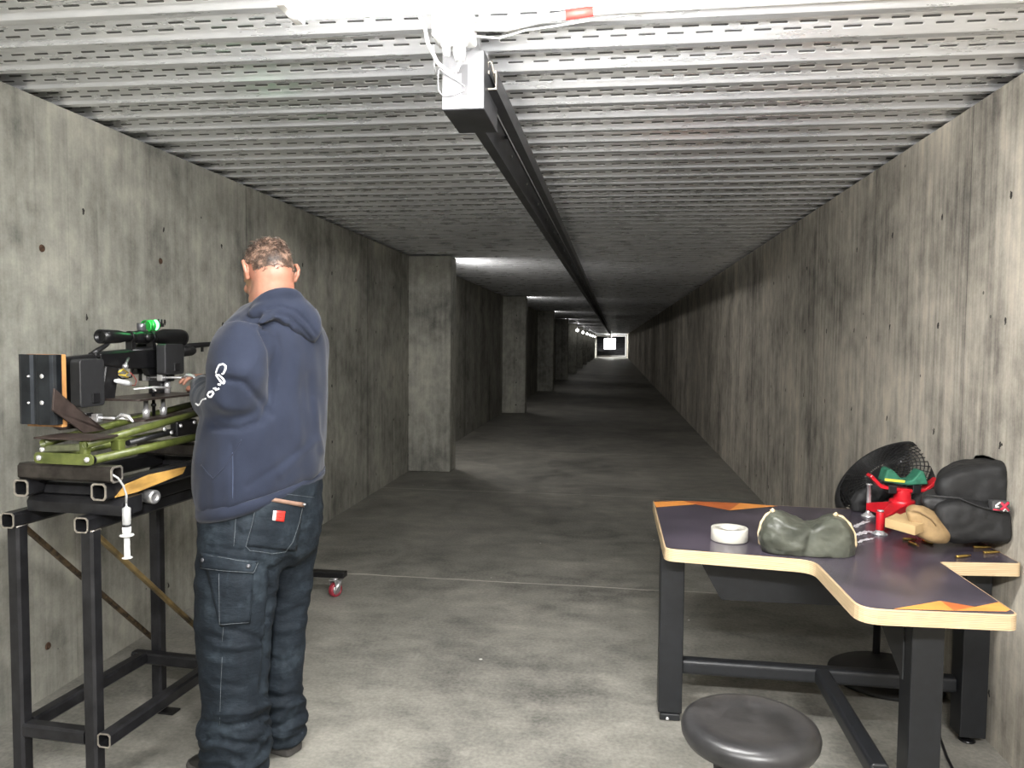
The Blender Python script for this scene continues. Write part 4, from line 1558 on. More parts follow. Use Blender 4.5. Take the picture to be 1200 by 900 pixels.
# ---- red front rest with green bag
red = simple('red_paint', (0.48, 0.010, 0.018), 0.33, var=0.12, scale=20, bmp=0.02)
green_b = simple('green_suede', (0.018, 0.13, 0.075), 0.7, var=0.25, scale=40, bmp=0.1)
yel = simple('yellow_tag', (0.80, 0.62, 0.06), 0.5, var=0.06)
FR = 3.42
ft = on_z(1031, 626, ZB)
post = on_y(1057, 590, FR)
fr_ = thing('front_rest', 'red cast shooting rest carrying a green bag, on the bench before the fan', 'gun rest', (post.x, FR, ZB))
f1 = Vector((ft.x, ft.y, ZB))
f2 = on_z(1017.5, 605, ZB)
f3 = Vector((post.x + 0.13, FR + 0.02, ZB))
mb = MB()
hub = Vector((post.x, FR, ZB + 0.075))
for f, h in ((f1, 0.055), (f2, 0.045), (f3, 0.045)):
    d = (f - Vector((hub.x, hub.y, f.z)))
    s = Vector((-d.y, d.x, 0)).normalized()
    e = Vector((f.x, f.y, 0))
    r0 = [hub + s * 0.034 + Vector((0, 0, 0.03)), hub - s * 0.034 + Vector((0, 0, 0.03)), hub - s * 0.030 + Vector((0, 0, -0.045)), hub + s * 0.030 + Vector((0, 0, -0.045))]
    r1 = [e + s * 0.016 + Vector((0, 0, ZB + h + 0.016)), e - s * 0.016 + Vector((0, 0, ZB + h + 0.016)), e - s * 0.016 + Vector((0, 0, ZB + h - 0.016)), e + s * 0.016 + Vector((0, 0, ZB + h - 0.016))]
    mb.rings([r0, r1], False)
mb.build('tripod_casting', red, fr_, bevel=0.004)
mb = MB()
mb.lathe([(0.050, 0.0), (0.050, 0.028), (0.046, 0.032), (0.034, 0.034), (0.032, 0.075), (0.026, 0.078)], (hub.x, hub.y, hub.z + 0.004), (0, 0, 1), 28)
mb.build('centre_post', red, fr_)
mb = MB()
mb.lathe([(0.016, 0.018), (0.016, 0.088), (0.011, 0.090), (0.0, 0.090)], (f1.x, f1.y, ZB), (0, 0, 1), 14)
mb.build('front_boss', red, fr_, bevel=0.001)
for f, h in ((f1, 0.098), (f2, 0.145), (f3, 0.10)):
    mb = MB()
    mb.lathe([(0.0, 0.0), (0.030, 0.0), (0.031, 0.004), (0.020, 0.010), (0.012, 0.018), (0.010, 0.024), (0.010, h - 0.006), (0.013, h - 0.005), (0.013, h), (0.0, h + 0.001)], (f.x, f.y, ZB), (0, 0, 1), 20, False)
    mb.build('levelling_screw', chrome, fr_)
cr = [on_y(px, py, FR) for px, py in ((1018.5, 556), (1031, 569), (1047, 572), (1067, 574), (1082, 573), (1098, 561))]
mb = MB()
out = []
for i, p in enumerate(cr):
    t = (cr[min(i + 1, 5)] - cr[max(i - 1, 0)]).normalized()
    nn = Vector((-t.z, 0, t.x))
    out.append([p + Vector((0, -0.028, 0)) + nn * 0.006, p + Vector((0, 0.028, 0)) + nn * 0.006, p + Vector((0, 0.028, 0)) - nn * 0.008, p + Vector((0, -0.028, 0)) - nn * 0.008])
mb.rings(out, False)
mb.build('cradle', red, fr_, bevel=0.003)
for px in (1042.5, 1070.5):
    a = on_y(px - 4.2, 573, FR)
    mb = MB()
    mb.box((a.x, FR - 0.032, a.z - 0.014), (a.x + 0.033, FR + 0.032, a.z + 0.022))
    mb.build('strap', black_p, fr_, bevel=0.003)
gp = [(1032, 563), (1036, 549), (1040, 547.5), (1046, 552), (1052, 559), (1058, 561.5), (1065, 561), (1070, 556), (1075, 549.5), (1079, 551), (1084, 566), (1060, 567)]
mb = MB()
gv = [on_y(px, py, FR) for px, py in gp]
mb.prism([v + Vector((0, -0.040, 0)) for v in gv], (0, 0.08, 0))
mb.build('rest_bag', green_b, fr_, bevel=0.010, seg=4)
mb = MB()
gv = [on_y(px, py, FR - 0.041) for px, py in ((1037, 560.5), (1060.5, 563), (1060, 565.6), (1036.5, 563.4))]
mb.prism(gv, (0, -0.0015, 0))
mb.build('yellow_tag', yel, fr_)

# ---- tan suede bag with a wooden block leaning on it
tan = simple('tan_suede', (0.27, 0.18, 0.085), 0.8, var=0.18, scale=25, bmp=0.12)
blockw = simple('pale_wood', (0.46, 0.32, 0.16), 0.6, var=0.10, scale=5, stretch=(1, 1, 6), bmp=0.03)
TY = 2.975
c = on_y(1092, 615, TY)
tb = thing('tan_sandbag', 'tan suede sandbag leaning against the black range bag', 'sandbag', (c.x, TY, ZB))
op = [(1060, 598), (1068, 592), (1080, 594), (1095, 602), (1107, 614), (1115, 627), (1112, 637), (1098, 638.5), (1086, 634), (1074, 628), (1064, 612)]
pol = [on_y(x, y, TY) for x, y in op]
pcx = sum(p.x for p in pol) / len(pol)
pcz = sum(p.z for p in pol) / len(pol)
mb = MB()
rows = []
for t, s_ in ((0.0, 0.55), (0.06, 0.78), (0.2, 0.95), (0.4, 1.0), (0.7, 0.95), (0.92, 0.75), (1.0, 0.5)):
    y = TY - 0.04 + 0.13 * t
    rows.append([((pcx + (p.x - pcx) * s_) * y / TY, y, pcz + (p.z - pcz) * s_) for p in pol])
mb.rings(rows, True)
me = remeshed(mb, 0.007, 4)
displace(me, lambda co, nn: 0.004 * noise.noise(co * 24))
for v in me.vertices:
    if v.co.z < ZB + 0.012:
        v.co.z = ZB + 0.001 + max(0, v.co.z - ZB - 0.001) * 0.3
link_mesh('bag_body', me, tan, tb)
mb = MB()
mb.tube([on_y(1066, 597, TY - 0.038), on_y(1078, 600, TY - 0.043), on_y(1091, 608, TY - 0.043), on_y(1097, 616, TY - 0.040)], 0.003, 6)
mb.build('seam', simple('tan_seam', (0.25, 0.16, 0.08), 0.8), tb)
WY = 2.965
pv = [(1037, 607), (1072.5, 616.5), (1094, 608.5), (1064, 599), (1055, 602.5), (1050.5, 601), (1045, 604)]
wb = None
mb = MB()
b0_ = on_y(1037, 607, WY + 0.03)
zt_ = b0_.z
tp_ = [on_z(px, py, zt_) for px, py in pv]
mb.prism([Vector((p.x, p.y, zt_)) for p in tp_], (0, 0, -0.034))
wb = mb.build('wooden_block', blockw, None, bevel=0.002)
tag(wb, 'pale tan wooden block with a stepped side, resting on the tan sandbag', 'wood block')

# ---- black range bag
nylon = simple('black_nylon', (0.007, 0.007, 0.0075), 0.7, var=0.25, scale=14, bmp=0.25, bdist=0.006)
nylon2 = simple('grey_nylon', (0.018, 0.018, 0.019), 0.6, var=0.25, scale=14, bmp=0.2)
rg = thing('range_bag', 'black padded range bag slumped at the wall end of the bench', 'bag', (1.30, 3.1, ZB))


def pillow(name, pts_front, yf, yb, mat_, amp=0.008, shrink=0.86, seed=0.0):
    """Soft stuffed form: an outline in photo points at the front plane, swelling then closing toward the back."""
    fpts = [on_y(px, py, yf) for px, py in pts_front]
    cx = sum(p.x for p in fpts) / len(fpts)
    cz = sum(p.z for p in fpts) / len(fpts)
    poly = rounded_poly([(p.x, p.z) for p in fpts], 0.03, 4)
    mb = MB()
    rows = []
    for t, s in ((0.0, 0.62), (0.02, 0.80), (0.10, 0.95), (0.25, 1.0), (0.5, 1.0), (0.75, 0.98), (0.92, shrink), (1.0, 0.6)):
        y = yf + (yb - yf) * t
        q = y / yf
        rows.append([((cx + (x - cx) * s) * q, y, cz + (z - cz) * s) for x, z in poly])
    mb.rings(rows, True)
    me = remeshed(mb, 0.009, 4)
    displace(me, lambda co, nn: amp * noise.noise(co * 13 + Vector((seed, 0, 0))) + amp * .5 * noise.noise(co * 34))
    for v in me.vertices:
        v.co.z = max(v.co.z, ZB + 0.001)
        v.co.x = min(v.co.x, XR - 0.006)
    return link_mesh(name, me, mat_, rg)


pillow('bag_body', [(1092, 592), (1124, 584), (1152, 592), (1188, 600), (1196, 606), (1196, 640), (1112, 641), (1096, 625)], 2.965, 3.25, nylon, 0.008)
up_ = pillow('upper_compartment', [(1093, 580), (1099, 560), (1120, 549), (1182, 541), (1193, 548), (1198, 580), (1196, 604), (1104, 594)], 3.02, 3.30, nylon, 0.006, seed=5)
pillow('end_pocket', [(1076, 588), (1088, 580), (1124, 584), (1126, 600), (1112, 606), (1088, 600)], 3.02, 3.22, nylon2, 0.006, seed=9)
mb = MB()
mb.tube([on_y(px, py, y) for px, py, y in ((1086, 580.5, 3.0), (1106, 582, 2.985), (1124, 583.5, 2.972), (1136, 589, 2.966), (1152, 595, 2.962), (1176, 600.5, 2.958))], 0.003, 6)
mb.build('piping', nylon2, rg)
pq = [on_y(px, py, 2.950) for px, py in ((1162.5, 587), (1183, 588), (1184.5, 600.5), (1163.5, 598.5))]
mb = MB()
mb.prism(pq, (0, 0.03, 0))
pt = mb.build('patch', simple('patch_grey', (0.05, 0.05, 0.052), 0.6), rg, bevel=0.001)
pw = simple('patch_white', (0.75, 0.74, 0.72), 0.6)
pr = simple('patch_red', (0.55, 0.02, 0.05), 0.6)


def stroke(pts, r, mt, nm):
    mb = MB()
    mb.tube([on_y(px, py, 2.9485) for px, py in pts], r, 6)
    mb.build(nm, mt, pt)


stroke([(1172.5, 588.5), (1167, 592.5), (1166, 594.5), (1170.5, 594)], 0.0028, pw, 'emblem_white')
stroke([(1175.5, 599), (1178.5, 596), (1181, 599.5)], 0.0028, pw, 'emblem_white')
stroke([(1173, 589), (1182, 598.5)], 0.0045, pr, 'emblem_red')
stroke([(1182, 588.8), (1173, 597.5)], 0.0045, pr, 'emblem_red')
stroke([(1164, 597), (1172, 598)], 0.0022, pr, 'emblem_red')

# ---- black cloth pouch by the fan
pou = thing('cloth_pouch', 'crumpled black cloth pouch at the back edge of the bench, left of the red rest', 'pouch', tuple(on_z(1012, 601, ZB)))
mb = MB()
for (px, py, rx, ry, rz, y) in ((1010, 587, 0.050, 0.03, 0.050, 3.68), (1024, 579, 0.055, 0.03, 0.055, 3.68), (1034, 575, 0.05, 0.03, 0.04, 3.68), (1006, 593, 0.03, 0.03, 0.03, 3.68)):
    mb.ball(on_y(px, py, y), (rx, ry, rz), 18, 12)
me = remeshed(mb, 0.009, 3)
displace(me, lambda co, nn: 0.012 * noise.noise(co * 18) + 0.006 * noise.noise(co * 44))
for v in me.vertices:
    if v.co.z < ZB + 0.02:
        v.co.z = ZB + 0.001 + max(0, v.co.z - ZB - 0.001) * 0.3
link_mesh('pouch_body', me, nylon, pou)

# ---- brass cartridges
brass = simple('brass', (0.62, 0.42, 0.12), 0.25, 0.9, var=0.15, scale=60)
copper = simple('bullet_copper', (0.40, 0.22, 0.10), 0.3, 0.9, var=0.15, scale=60)
CART = [((1121, 652.5), (1138, 650.5), 'single brass cartridge lying alone near the plywood edge of the right wing'),
        ((1177, 642.5), (1198, 642.5), 'rear one of two parallel brass cartridges below the black bag'),
        ((1178, 648.5), (1197, 647.5), 'front one of two parallel brass cartridges below the black bag'),
        ((1065.5, 635), (1077, 640), 'brass cartridge nearest the bench stem, lying below the wooden block'),
        ((1092.5, 637), (1079, 632.5), 'brass cartridge lying at the foot of the tan sandbag'),
        ((1058, 631.5), (1074, 632), 'brass cartridge lying in the shade under the wooden block')]
for (a, b, lab) in CART:
    pa, pb = on_z(*a, ZB + 0.0058), on_z(*b, ZB + 0.0058)
    if pb.x > XR - 0.02:
        pa.x -= pb.x - XR + 0.02
        pb.x = XR - 0.02
    d = (pb - pa).normalized()
    L = max(0.046, (pb - pa).length)
    t = thing('cartridge', lab, 'cartridge', (pa.x, pa.y, ZB), group='brass cartridges on the bench')
    mb = MB()
    mb.lathe([(0.0, 0.0), (0.0056, 0.0), (0.0058, 0.001), (0.0048, 0.0022), (0.0056, 0.0036), (0.0053, L * .66), (0.0038, L * .76), (0.0037, L * .86), (0.0, L * .86)], pa, d, 16, False)
    mb.build('case', brass, t)
    mb = MB()
    mb.lathe([(0.0034, L * .85), (0.0034, L * .90), (0.0024, L * .97), (0.0006, L)], pa, d, 14)
    mb.build('bullet', copper, t)

# ---- crumpled clear film beside the rear bag
m, nt, b = new_mat('clear_film')
b.inputs['Base Color'].default_value = (0.9, 0.88, 0.9, 1)
b.inputs['Roughness'].default_value = 0.12
b.inputs['Alpha'].default_value = 0.40
b.inputs['Specular IOR Level'].default_value = 0.9
MATS['film'] = m
mb = MB()
for (a, b_), w_ in ((((1000, 619), (1016, 612)), 0.010), (((999, 628), (1022, 624)), 0.014), (((1003, 637), (1022, 632)), 0.008)):
    pa, pb = on_z(*a, ZB), on_z(*b_, ZB)
    s_ = (pb - pa).cross(UPV).normalized()
    rows = []
    for i in range(25):
        t = i / 24
        p = pa + (pb - pa) * t
        rows.append([mb.bm.verts.new(p + s_ * (w_ * q + 0.006 * noise.noise(p * 40)) + UPV * (0.0015 + 0.012 * abs(noise.noise(p * 60 + s_ * q * 3)))) for q in (-1, -0.3, 0.4, 1)])
    for r0, r1 in zip(rows[:-1], rows[1:]):
        for k in range(3):
            mb._faces([mb.bm.faces.new((r0[k], r0[k + 1], r1[k + 1], r1[k]))])
tag(mb.build('plastic_film', m), 'crumpled clear plastic film between the grey-green sandbag and the red rest', 'plastic film')
# ------------------------------------------------------------------ the man at the rack
MC = Vector((-1.25, 2.62, 0))
E_D = MC.normalized()
E_R = Vector((E_D.y, -E_D.x, 0))
UP = Vector((0, 0, 1))


def MP(px, py, dd=0.0):
    """Photo point on the upright plane through the man, dd metres further along the sight line."""
    return on_plane(px, py, MC + E_D * dd, E_D)


def heading(deg):
    """Unit facing and left vectors, deg turned left of straight away from the camera."""
    a = math.radians(deg)
    f = E_D * math.cos(a) - E_R * math.sin(a)
    return f, Vector((-f.y, f.x, 0))


PXM = (MP(320, 500) - MP(310, 500)).length / 10.0
FT, LT = heading(42)          # torso
FH, LH = heading(24)          # head


def ell(c, f, l, a, b, n=28, p=2.4, tilt=0.0):
    """Horizontal superellipse ring: a half-width along l, b half-depth along f; tilt lifts the +l side."""
    out = []
    for k in range(n):
        t = 2 * PI * k / n
        ct, st_ = math.cos(t), math.sin(t)
        u = math.copysign(abs(ct) ** (2 / p), ct) * a
        w = math.copysign(abs(st_) ** (2 / p), st_) * b
        q = c + l * u + f * w
        out.append(q + UP * tilt * (q - c).dot(E_R))
    return out


def halfs(px_half, f, l, ratio):
    """Half width and depth whose silhouette from the camera is px_half photo pixels."""
    cl, cf = abs(l.dot(E_R)), abs(f.dot(E_R))
    a = px_half * PXM / math.sqrt(cl * cl + (ratio * cf) ** 2)
    return a, a * ratio


man = thing('person', 'man in grey-blue hooded sweatshirt and dark work jeans, back turned, leaning over the rifle', 'person', (MP(300, 890).x, MP(300, 890).y, 0))
TD = -0.05
TORSO = [(352, 323, 27, .95, 0), (360, 322, 37, .85, 0), (370, 322, 47, .75, 0), (383, 322, 56, .68, 0), (400, 323, 61, .66, 0), (430, 322, 63.5, .68, 0), (465, 317, 68, .72, 0),
         (500, 310, 72.5, .76, 0), (530, 307.5, 74, .78, .02), (552, 307, 74, .78, .10), (566, 307.5, 74, .76, .20), (573, 308, 72, .75, .25)]


def torso(mb, grow=0.0, rows=TORSO):
    rings = []
    for y, cx, hw, ra, tl in rows:
        a, b = halfs(hw, FT, LT, ra)
        rings.append(ell(MP(cx, y, TD), FT, LT, a + grow, b + grow, 32, 2.3, tl))
    mb.rings(list(reversed(rings)), True)


L_ARM = [((291, 392), -.17, .088), ((286, 412), -.20, .101), ((281, 436), -.22, .104), ((278, 458), -.21, .098), ((270, 470), -.15, .090), ((257, 472), -.06, .082), ((247, 467), .03, .072), ((240, 458), .10, .058)]
R_ARM = [((346, 396), .06, .074), ((357, 398), .14, .083), ((360, 420), .20, .086), ((356, 450), .27, .084), ((348, 468), .34, .076), ((318, 466), .36, .066), ((284, 456), .36, .056), ((262, 450), .36, .048)]


def arm(mb, pts, k=1.0):
    mb.tube([MP(*p, d) for p, d, r in pts], [r * k for p, d, r in pts], 20)


LEG_L = [((288, 600), -.10, 50), ((284, 640), -.12, 48.5), ((278, 680), -.14, 45.5), ((275, 720), -.155, 42.5), ((274.5, 760), -.165, 39.5), ((275, 800), -.17, 36.5), ((276, 830), -.175, 36), ((276, 846), -.175, 38.5), ((275, 857), -.178, 41), ((277, 866), -.175, 36.5), ((277, 876), -.175, 39.5), ((274, 890), -.175, 37.5), ((275, 900), -.172, 35.5), ((275, 908), -.170, 38)]
LEG_R = [((332, 600), .05, 47), ((331, 640), .04, 42), ((331, 680), .03, 35), ((330, 720), .02, 31.5), ((329, 760), .01, 28.5), ((328, 795), .00, 26), ((329, 815), -.005, 26.5), ((331, 828), -.005, 29), ((332, 842), -.005, 29), ((331, 852), -.005, 26.5), ((331, 860), -.005, 27.5), ((331, 866), -.005, 25)]
HIP = [(556, 310, 66, .80), (575, 310, 67, .82), (600, 310, 68, .82), (625, 309, 67.5, .80), (648, 307, 64, .74), (662, 304, 58, .62)]


def legs(mb, k=1.0):
    rings = []
    for y, cx, hw, ra in HIP:
        a, b = halfs(hw * k, FT, LT, ra)
        rings.append(ell(MP(cx, y, TD), FT, LT, a, b, 32, 2.3))
    mb.rings(list(reversed(rings)), True)
    for leg in (LEG_L, LEG_R):
        rings = []
        for (px, py), d, hw in leg:
            a = hw * PXM * k
            rings.append(ell(MP(px, py, d), FT, LT, a * 0.98, a * 1.04, 24, 2.2))
        mb.rings(list(reversed(rings)), True)


# ---- skin: one continuous body with head, arms and hands
skin, nt, b = new_mat('skin')
tcn = nt.nodes.new('ShaderNodeTexCoord').outputs['Object']
nf = noise_tex(nt, tcn, 16, 4)
nt.links.new(ramp(nt, nf, [(0.3, (0.26, 0.108, 0.070)), (0.7, (0.36, 0.178, 0.12))]), b.inputs['Base Color'])
b.inputs['Roughness'].default_value = 0.5
b.inputs['Subsurface Weight'].default_value = 0.12
b.inputs['Subsurface Radius'].default_value = (0.02, 0.008, 0.004)
bump(nt, b, noise_tex(nt, tcn, 120, 4), 0.12, 0.002)

HD = TD - 0.005
HCN = MP(314.5, 317, HD + 0.015)
pit = math.radians(24)
HF = (FH * math.cos(pit) - UP * math.sin(pit)).normalized()
HL = LH
HU = HF.cross(HL).normalized()
if HU.z < 0:
    HU = -HU
HM = Matrix((HL, HF, HU)).transposed()       # head axes: x left, y forward, z crown


def HP(x, y, z):
    return HCN + HM @ Vector((x, y, z))


mb = MB()
torso(mb, -0.035)
arm(mb, L_ARM, 0.62)
arm(mb, R_ARM, 0.62)
legs(mb, 0.66)
mb.tube([MP(321, 372, TD - .01), MP(320, 352, TD - .01), HP(0, -0.02, -0.05), HP(0, 0.0, 0.0)], [.085, .076, .070, .060], 20)
mb.ball(HCN, (0.080, 0.102, 0.096), 28, 20, HM)                       # skull
mb.ball(HP(0, -0.015, -0.025), (0.076, 0.086, 0.085), 24, 16, HM)     # back of the head
mb.ball(HP(0, 0.038, -0.055), (0.066, 0.062, 0.072), 24, 16, HM)      # face
mb.ball(HP(0, 0.062, -0.104), (0.044, 0.042, 0.030), 20, 14, HM)      # chin
for s in (-1, 1):
    mb.ball(HP(s * 0.050, 0.030, -0.092), (0.022, 0.045, 0.026), 16, 12, HM)   # jaw
    mb.ball(HP(s * 0.042, 0.078, -0.036), (0.024, 0.018, 0.018), 14, 10, HM)   # cheekbone
    mb.ball(HP(s * 0.032, 0.088, 0.004), (0.026, 0.013, 0.010), 14, 10, HM)    # brow
mb.tube([HP(0, 0.094, -0.004), HP(0, 0.110, -0.030), HP(0, 0.117, -0.046)], [.008, .011, .014], 10)
for s in (-1, 1):
    mb.ball(HP(s * 0.011, 0.104, -0.050), (0.009, 0.010, 0.008), 10, 8, HM)
mb.ball(HP(0, 0.094, -0.074), (0.026, 0.010, 0.006), 14, 8, HM)
mb.ball(HP(0, 0.092, -0.085), (0.023, 0.010, 0.007), 14, 8, HM)


def hand(wr, fwd, up, s=1.0, thumb=1):
    """Palm, five bent fingers; fwd points along the forearm, up is the back of the hand."""
    fwd = fwd.normalized()
    sd = fwd.cross(up).normalized() * thumb
    up = sd.cross(fwd).normalized() * thumb
    up = up if up.z > 0 else -up
    P = lambda a, b_, c_: wr + fwd * a * s + sd * b_ * s + up * c_ * s
    mb.tube([P(-0.06, 0, 0), P(0, 0, 0), P(0.045, 0, 0.002), P(0.085, 0, 0.0)], [.030, .031, .040, .036], 16, flat=0.017)
    for i, (b_, L_) in enumerate(((-0.030, .062), (-0.010, .074), (0.011, .070), (0.031, .054))):
        q = [P(0.075, b_, 0.002), P(0.075 + L_ * .50, b_ * 1.08, 0.000), P(0.075 + L_ * .82, b_ * 1.1, -0.018), P(0.075 + L_ * .92, b_ * 1.1, -0.038)]
        mb.tube(q, [.0098, .0092, .0085, .0070], 10)
        mb.ball(q[-1], .0072, 10, 8)
    q = [P(0.020, -0.030, -0.004), P(0.050, -0.056, -0.014), P(0.080, -0.058, -0.026), P(0.098, -0.050, -0.032)]
    mb.tube(q, [.015, .0125, .0105, .008], 10)
    mb.ball(q[-1], .0085, 10, 8)


wl_, wl0 = MP(243, 455, .125), MP(250, 464, .0)
hand(wl_, (MP(238, 443, .26) - wl_), UP, 1.0, 1)
wr_, wr0 = MP(258, 449, .36), MP(300, 460, .36)
hand(wr_, (wr_ - wr0), UP, 1.0, -1)
me = remeshed(mb, 0.0055, 3, 0.4)
body_bvh = bvh_of(me)
body = link_mesh('body', me, skin, man)
for s in (-1, 1):
    m2 = MB()
    # ear: outer rim and lobe standing off the side of the head
    rim = [HP(s * (0.082 + o), y, z) for o, y, z in ((0.000, 0.006, 0.010), (0.010, -0.010, 0.022), (0.016, -0.026, 0.014), (0.017, -0.030, -0.006), (0.012, -0.024, -0.026), (0.004, -0.010, -0.040), (-0.002, 0.002, -0.034))]
    m2.tube(rim, [.005, .0065, .007, .007, .0068, .008, .005], 10)
    m2.ball(HP(s * 0.084, -0.010, -0.008), (0.006, 0.016, 0.024), 14, 10, HM)
    m2.ball(HP(s * 0.080, -0.004, -0.006), (0.010, 0.012, 0.016), 12, 8, HM)
    em = remeshed(m2, 0.0028, 2, 0.4)
    link_mesh('ear', em, skin, body)
    m2 = MB()
    m2.ball(HP(s * 0.032, 0.082, -0.014), 0.0125, 14, 10)
    m2.build('eye', simple('eye_white', (0.75, 0.74, 0.70), 0.2, var=0.03), body)
    m2 = MB()
    m2.ball(HP(s * 0.032, 0.0925, -0.015), (0.0055, 0.0026, 0.0055), 12, 8, HM)
    m2.build('iris', simple('iris_dark', (0.03, 0.025, 0.02), 0.15), body)

# ---- hair: cropped cap with tousled crown
hair, nt, b = new_mat('hair')
tcn = nt.nodes.new('ShaderNodeTexCoord').outputs['Object']
nt.links.new(ramp(nt, noise_tex(nt, tcn, 42, 4), [(0.32, (0.018, 0.011, 0.008)), (0.50, (0.065, 0.040, 0.028)), (0.70, (0.26, 0.165, 0.12))]), b.inputs['Base Color'])
b.inputs['Roughness'].default_value = 0.45
m2 = MB()
rnd = random.Random(11)
n_st = 0
while n_st < 2600:
    u = rnd.uniform(-1, 1)
    t = rnd.uniform(0, 2 * PI)
    d = Vector((math.sqrt(1 - u * u) * math.cos(t), math.sqrt(1 - u * u) * math.sin(t), u))
    # hairline: low at the back and sides, open at forehead and ears
    lim = -0.40 if d.y < -0.2 else (0.05 if d.y < 0.45 else 0.50)
    side_cut = abs(d.x) > 0.80 and d.z < 0.02 and d.y > -0.5
    if d.z < lim + rnd.uniform(-0.04, 0.10) or side_cut:
        continue
    o = HCN + HM @ Vector((d.x * 0.2, d.y * 0.2, d.z * 0.2))
    loc, nn, _, _ = body_bvh.ray_cast(o, (HCN - o).normalized())
    if loc is None or (loc - HCN).length > 0.14:
        continue
    crown = max(0.0, d.z - 0.15) * max(0.0, 0.9 - d.y)
    if d.z < 0.15 and rnd.random() < 0.25:
        continue
    L_ = rnd.uniform(0.007, 0.013) + crown * rnd.uniform(0.015, 0.045)
    flow = HM @ Vector((0.35 * math.sin(4 * d.x + 2 * d.y) + rnd.uniform(-.5, .5), rnd.uniform(-0.9, 0.1), 0.15 + rnd.uniform(-.4, .4)))
    flow = (flow - nn * flow.dot(nn)).normalized()
    lift = 0.12 + 0.75 * crown * rnd.random()
    dirv = (flow + nn * lift).normalized()
    sd = dirv.cross(nn).normalized()
    w_ = rnd.uniform(0.0008, 0.0020)
    p0 = loc - nn * 0.001
    p1 = loc + dirv * L_ * 0.55 + nn * 0.0012
    p2 = loc + (dirv + flow * 0.5).normalized() * L_ + nn * 0.0004
    a_ = [p0 + sd * w_, p0 - sd * w_, p0 + nn * w_ * 1.4]
    b_ = [p1 + sd * w_ * .8, p1 - sd * w_ * .8, p1 + nn * w_]
    va = [m2.bm.verts.new(p) for p in a_]
    vb = [m2.bm.verts.new(p) for p in b_]
    vt = m2.bm.verts.new(p2)
    fs = []
    for i in range(3):
        j = (i + 1) % 3
        fs += [m2.bm.faces.new((va[i], va[j], vb[j], vb[i])), m2.bm.faces.new((vb[i], vb[j], vt))]
    m2._faces(fs, True)
    n_st += 1
# close-cropped under-layer
th_, ph_ = 26, 40
grid = []
for i in range(th_ + 1):
    row = []
    for k in range(ph_):
        th = PI * 0.60 * i / th_
        t = 2 * PI * k / ph_
        d = Vector((math.sin(th) * math.cos(t), math.sin(th) * math.sin(t), math.cos(th)))
        o = HCN + HM @ (d * 0.2)
        loc, nn, _, _ = body_bvh.ray_cast(o, (HCN - o).normalized())
        lim = -0.40 if d.y < -0.2 else (0.10 if d.y < 0.45 else 0.55)
        lim += 0.05 * noise.noise(d * 6)
        row.append((loc + nn * 0.0025 if loc is not None else o, d.z > lim and not (abs(d.x) > 0.84 and d.z < 0.02 and d.y > -0.4)))
    grid.append(row)
vv = [[m2.bm.verts.new(p) for p, k in r] for r in grid]
fs = []
for i in range(th_):
    for k in range(ph_):
        j = (k + 1) % ph_
        if grid[i][k][1] and grid[i + 1][k][1] and grid[i][j][1] and grid[i + 1][j][1]:
            if i == 0:
                continue
            fs.append(m2.bm.faces.new((vv[i][k], vv[i][j], vv[i + 1][j], vv[i + 1][k])))
topv = m2.bm.verts.new(HCN + HM @ Vector((0, 0, 0.0975)))
for k in range(ph_):
    fs.append(m2.bm.faces.new((topv, vv[1][k], vv[1][(k + 1) % ph_])))
m2._faces(fs, True)
bmesh.ops.delete(m2.bm, geom=[v for v in m2.bm.verts if not v.link_faces], context='VERTS')
m2.build('hair', hair, man)

# ---- hooded sweatshirt
fleece, nt, b = new_mat('grey_blue_fleece')
tcn = nt.nodes.new('ShaderNodeTexCoord').outputs['Object']
b.inputs['Specular IOR Level'].default_value = 0.2
nf = noise_tex(nt, tcn, 9, 5)
nt.links.new(ramp(nt, nf, [(0.3, (0.010, 0.0135, 0.0255)), (0.7, (0.017, 0.022, 0.039))]), b.inputs['Base Color'])
b.inputs['Roughness'].default_value = 0.88
b.inputs['Sheen Weight'].default_value = 0.10
b.inputs['Sheen Roughness'].default_value = 0.5
bump(nt, b, noise_tex(nt, tcn, 260, 3), 0.18, 0.002)

mb = MB()
torso(mb)
arm(mb, L_ARM)
arm(mb, R_ARM)
me = remeshed(mb, 0.009, 6)


def px_of(co):
    d = co - EYE
    w_ = d.dot(C_F)
    return 600 + F_PX * d.dot(C_R) / w_, 450 - F_PX * d.dot(C_U) / w_


def crease(p, pts, width):
    """Closeness (0..1) of photo point p to a polyline."""
    best = 1e9
    for (x0, y0), (x1, y1) in zip(pts[:-1], pts[1:]):
        dx, dy = x1 - x0, y1 - y0
        t = max(0, min(1, ((p[0] - x0) * dx + (p[1] - y0) * dy) / (dx * dx + dy * dy)))
        best = min(best, math.hypot(p[0] - x0 - dx * t, p[1] - y0 - dy * t))
    return math.exp(-(best / width) ** 2)


H_CR = [([(306, 386), (318, 410), (321, 440), (318, 470), (305, 494)], 3.5, -0.016),      # sleeve seam against the back
        ([(322, 392), (328, 420), (324, 455)], 4, 0.006),
        ([(262, 444), (285, 448), (306, 470), (318, 486)], 4, -0.010),                    # elbow fold
        ([(250, 500), (280, 503), (300, 496)], 3.5, -0.012),                              # under the forearm
        ([(278, 372), (305, 388), (316, 400)], 2.5, -0.004),                              # shoulder seam
        ([(330, 556), (352, 530), (372, 516)], 5, 0.006), ([(290, 570), (330, 545), (360, 520)], 4, -0.005),
        ([(370, 470), (372, 505), (378, 530)], 4, 0.007), ([(362, 440), (366, 480)], 4, -0.005),
        ([(345, 420), (350, 470), (352, 520)], 5, 0.004), ([(300, 420), (290, 440)], 4, 0.004),
        ([(272, 520), (274, 586)], 2, -0.004)]


